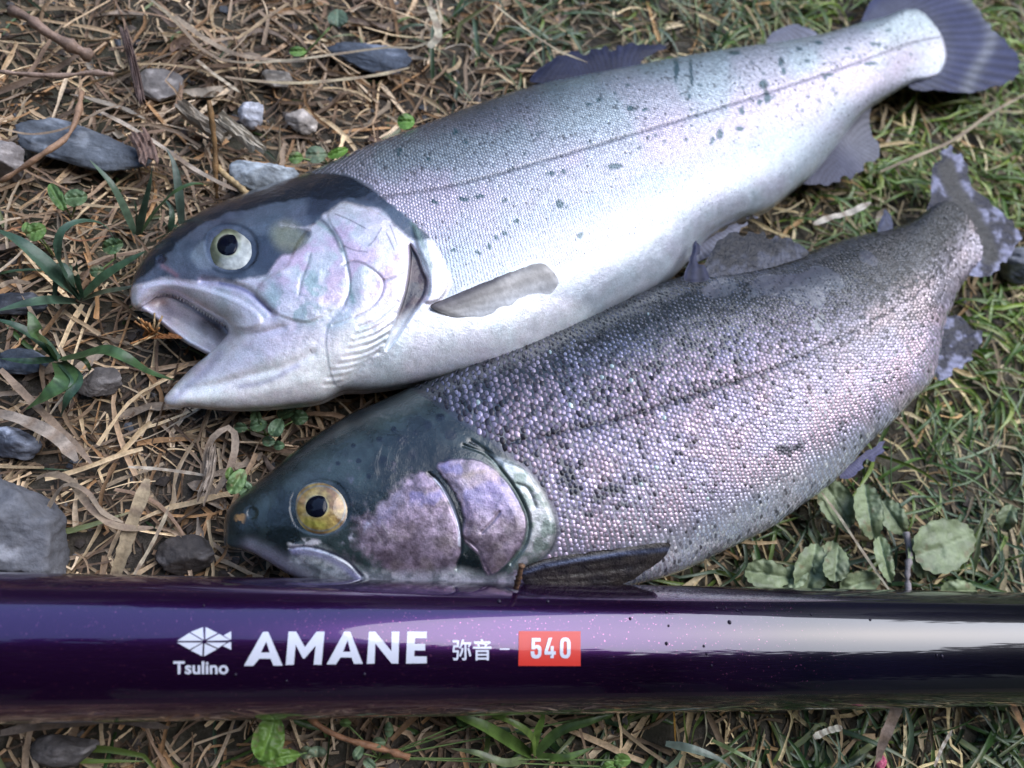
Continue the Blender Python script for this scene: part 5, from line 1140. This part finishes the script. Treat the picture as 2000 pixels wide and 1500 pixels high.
for a in ((1845,1065,122,104,20,.012),(1698,1000,108,56,-80,.014),(1636,985,100,66,-60,.010),(1620,1100,86,58,80,.009),(1745,1010,76,50,-55,.010),(1634,1103,64,52,85,.013),(1585,1112,100,66,80,.010),(1500,1122,90,56,-10,.009),(1545,1130,70,50,25,.007),(1728,1090,96,34,-75,.010),(1795,1090,80,40,-80,.008),(1872,1155,70,46,0,.008),(1680,1140,80,50,15,.007),(1968,1010,50,40,70,.012)):
    leafplate(e, a[0], a[1], a[2], a[3], a[4], a[5], tuple(np.array(pg) * random.uniform(.75, 1.12)), lobes=.10, nl=8, seed=int(a[0]) % 17, tipz=random.uniform(-.002, .003))
def sprout(label, root, leaves, name='leafy_sprout', c=(.13, .22, .06)):
    e = empty(name, U(float(root[0]), float(root[1]), 0.), label, 'plant')
    for i, q in enumerate(leaves):
        cx, cy, L_, W_, an, z = q[:6]; cq = q[6] if len(q) > 6 else c
        single('tube', 'stalk', None, 'stalk', [root, ((root[0]+cx)/2 + 2, (root[1]+cy)/2), (cx, cy)], 3.2, [.002, z * .8, z - .0006], (.16, .24, .08), parent=e, K=8)
        leafplate(e, cx, cy, L_, W_, an, z, cq, lobes=.03, nl=5, seed=i + int(cx) % 7, bend_=.003)
sprout('leafy sprout with two bright lobed leaves at the bottom left of centre', (483,1495), [(525,1442,92,62,72,.018,(.13,.24,.04)),(545,1480,84,34,10,.014,(.12,.22,.04)),(600,1470,30,26,0,.010,(.14,.19,.11)),(620,1468,22,36,90,.010,(.16,.21,.13)),(545,1400,30,12,0,.010)])
sprout('small fresh green sprout beside the dark snout', (452,965), [(463,940,54,34,60,.016,(.14,.24,.08)),(480,955,40,30,-30,.014,(.15,.24,.13)),(448,925,26,16,80,.012)])
sprout('round clover leaf above the arched grass', (105,500), [(70,452,42,36,20,.016,(.11,.20,.05)),(52,445,22,20,90,.013)])
sprout('sprout with one long and one round leaf below the slate', (140,425), [(112,385,60,26,-60,.018,(.10,.19,.05)),(148,386,46,34,5,.014,(.11,.18,.08))])
sprout('dark round leaves left of the trout eye', (225,505), [(220,480,42,32,15,.010,(.07,.13,.05)),(190,530,30,24,0,.008,(.07,.12,.05))])
sprout('bright green leaves peeking over the trout back', (640,320), [(660,298,42,20,20,.012,(.13,.26,.04)),(578,308,28,24,0,.010,(.12,.22,.05)),(618,302,42,34,0,.008,(.14,.20,.12))])
sprout('round green leaf standing by the back of the trout', (800,245), [(793,237,34,32,0,.018,(.13,.27,.05))])
sprout('clover leaves near the top edge above the straw loop', (590,110), [(582,100,34,20,0,.014,(.14,.26,.06)),(660,35,34,40,90,.012,(.12,.18,.12))])
sprout('cluster of small clover leaves between the two heads', (520,850), [(505,830,34,26,10,.008,(.09,.16,.08)),(540,835,38,30,60,.010,(.10,.17,.09)),(500,815,30,22,90,.009,(.08,.14,.06)),(560,805,40,24,20,.006,(.06,.11,.05)),(585,815,34,30,0,.006,(.06,.11,.05)),(470,835,26,20,0,.007,(.08,.14,.07)),(525,862,26,20,0,.007,(.09,.15,.08)),(545,870,22,18,0,.006,(.09,.16,.08))])
sprout('small trefoil plants under the rod in the middle', (740,1480), [(740,1450,26,22,0,.010,(.14,.20,.11)),(700,1470,30,20,60,.012,(.15,.22,.12)),(722,1492,28,20,-40,.010,(.15,.21,.12)),(675,1412,22,16,0,.010,(.15,.25,.08)),(760,1425,18,30,0,.009,(.13,.20,.10)),(905,1410,26,20,0,.010,(.12,.20,.06)),(975,1398,30,16,10,.012,(.16,.27,.06)),(1180,1395,36,20,-10,.010,(.10,.16,.05)),(1215,1485,34,28,0,.008,(.14,.25,.06)),(1190,1498,30,24,20,.007,(.14,.25,.06))])
# orange seed husk with straw ends at the corner of the open mouth
e = empty('seed_husk', U(300., 650., 0.), 'rusty orange dried seed husk caught at the lip of the open mouth', 'seed husk')
rr_ = np.random.default_rng(5)
for i in range(16):
    a0 = rr_.uniform(-.5, 2.6); l_ = rr_.uniform(18, 48)
    single('tube', 'bristle', None, 'bristle', [(300 + rr_.normal(0, 10), 655 + rr_.normal(0, 3)), (300 - l_*.5*math.cos(a0), 655 - l_*.5*math.sin(a0)), (300 - l_*math.cos(a0), 655 - l_*math.sin(a0))], 3.5, [.008, .012, .014], (.36, .17, .06) if i % 3 else (.50, .36, .20), parent=e, K=7)
for i in range(8):
    single('straw', 'husk_scale', None, None, [(285 + i*8, 652 + rr_.normal(0, 3)), (295 + i*8, 658), (308 + i*8, 655 + rr_.normal(0, 4))], 13, [.008, .010, .008], (.30, .13, .05), parent=e, K=7)
# a small pink bud at the foot of the dead blade
e = stone('small pink bud at the foot of the dead blade below the rod', 1720, 1490, 11, 14, .002, (.62, .13, .22), 33, .008, name='pink_bud'); e['category'] = 'bud'

# ------------------------------------------------------------------ surroundings that the lacquer and the wet skin reflect
def tree_mat(name, c1, c2):
    m, N, L, b = mat(name); n1 = noise(N, L, 3, 4, .6, objco(N)); L.new(ramp(N, L, n1.outputs[0], [(.3, c1), (.7, c2)]).outputs[0], b.inputs['Base Color']); b.inputs['Roughness'].default_value = .7; return m
M['foliage'] = tree_mat('foliage', (.012, .020, .007), (.03, .045, .015)); M['bark'] = tree_mat('bark', (.04, .03, .022), (.09, .07, .05))
def tree(label, loc, h, cr, seed, nleaf=9000, lean=(0, 0)):
    r = np.random.default_rng(seed); e = empty('tree', loc, label, 'tree', 'trees in the distant line' if 'line of trees' in label else 'trees on the near bank')
    loc = np.array(loc, float); top = loc + [lean[0], lean[1], h]; P = np.linspace(loc, top, 9) + r.normal(0, .04, (9, 3)) * np.linspace(0, 1, 9)[:, None]
    limbs = [P[None]]
    tubes('trunk', P[None], np.array([.16 * h / 5]), np.full((1, 3), .06), M['bark'], e, sides=9, prof=np.linspace(1, .25, 9))
    c0 = top - [0, 0, cr[2] * .35]
    cl = r.normal(0, 1, (46, 3)); cl /= np.linalg.norm(cl, axis=1)[:, None]; cl = c0 + cl * np.array(cr) * r.uniform(.45, 1.0, (46, 1))
    Bp = np.stack([np.linspace(P[4 + i % 4], cl[i], 6) for i in range(14)]); tubes('limb', Bp, np.full(14, .045 * h / 5), np.full((14, 3), .06), M['bark'], e, sides=5, prof=np.linspace(1, .2, 6))
    ci = r.integers(0, 46, nleaf); q = r.normal(0, 1, (nleaf, 3)); c = cl[ci] + q / np.linalg.norm(q, axis=1)[:, None] * (r.random((nleaf, 1))**.4) * np.mean(cr) * .42
    a = r.normal(0, 1, (nleaf, 3)); b_ = np.cross(a, r.normal(0, 1, (nleaf, 3))); a /= np.linalg.norm(a, axis=1)[:, None]; b_ /= np.linalg.norm(b_, axis=1)[:, None]; s_ = .11 * h / 5 * 1.3
    V = np.stack([c - a * s_, c + b_ * s_ * .6, c + a * s_, c - b_ * s_ * .6], 1)
    mesh('crown', V.reshape(-1, 3), (np.arange(4)[None] + (np.arange(nleaf) * 4)[:, None]), M['foliage'], e)
hr = np.linspace(0, 1, 26); hp_ = np.linspace(0, 2*math.pi, 181); HR, HP = np.meshgrid(hr, hp_, indexing='ij')
rad_ = 10 + 34 * HR; hx, hy = rad_ * np.cos(HP), rad_ * np.sin(HP); bumpy = vnoise(hx * 10 + 900, hy * 10 + 900, 16, 140) + .5 * vnoise(hx * 10 + 900, hy * 10 + 900, 8, 141)
hz = -.3 + 24 * HR**.9 * (.85 + .3 * vnoise(np.cos(HP) * 100 + 300, np.sin(HP) * 100 + 300, 40, 142)) + 1.6 * bumpy * sst(0, .1, HR)
jj, ii = np.meshgrid(np.arange(25), np.arange(180), indexing='ij')
tag(mesh('hill', np.stack([hx, hy, hz], -1).reshape(-1, 3), np.stack([jj*181+ii, jj*181+ii+1, (jj+1)*181+ii+1, (jj+1)*181+ii], -1).reshape(-1, 4), M['foliage'], loc=(0, 0, 0)), kind='structure')
tree('unseen leafy tree added leaning behind the viewer to darken the rod reflection', (-.9, -3.1, 0), 4.3, (2.3, 1.9, 1.7), 1, 16000, (.1, 1.2))  # added for the dark reflection in the rod, in place of the viewer
tree('leafy tree beside the leaning one behind the viewer', (2.6, -4.4, 0), 4.6, (2.0, 1.8, 1.8), 2, 9000)
tree('low leafy tree standing right of the leaning one behind the viewer', (1.2, -3.0, 0), 3.0, (1.7, 1.2, 1.4), 4, 9000)
tree('low leafy tree standing left of the leaning one behind the viewer', (-1.6, -3.6, 0), 2.6, (2.2, 1.0, 1.3), 5, 9000)
tree('leafy tree at the right edge of the bank behind the viewer', (3.4, -2.3, 0), 3.9, (1.6, 1.4, 1.8), 6, 9000)
tree('leafy tree far to the right behind the viewer', (5.6, -1.6, 0), 4.2, (1.8, 1.6, 2.0), 7, 9000)
tree('leafy tree to the far left behind the viewer', (-4.8, -3.0, 0), 5.0, (2.2, 2.0, 2.0), 3, 9000)
for i, (tx, ty, th_) in enumerate(((-7, 9, 5), (-2, 12, 6), (4, 11, 5.5), (9, 7, 5), (-10, 2, 6), (11, -2, 6), (6, -9, 6), (-3, -10, 7))):
    tree('tree in the line of trees around the meadow', (tx, ty, 0), th_, (2.2, 2.0, 1.9), 10 + i, 3500)
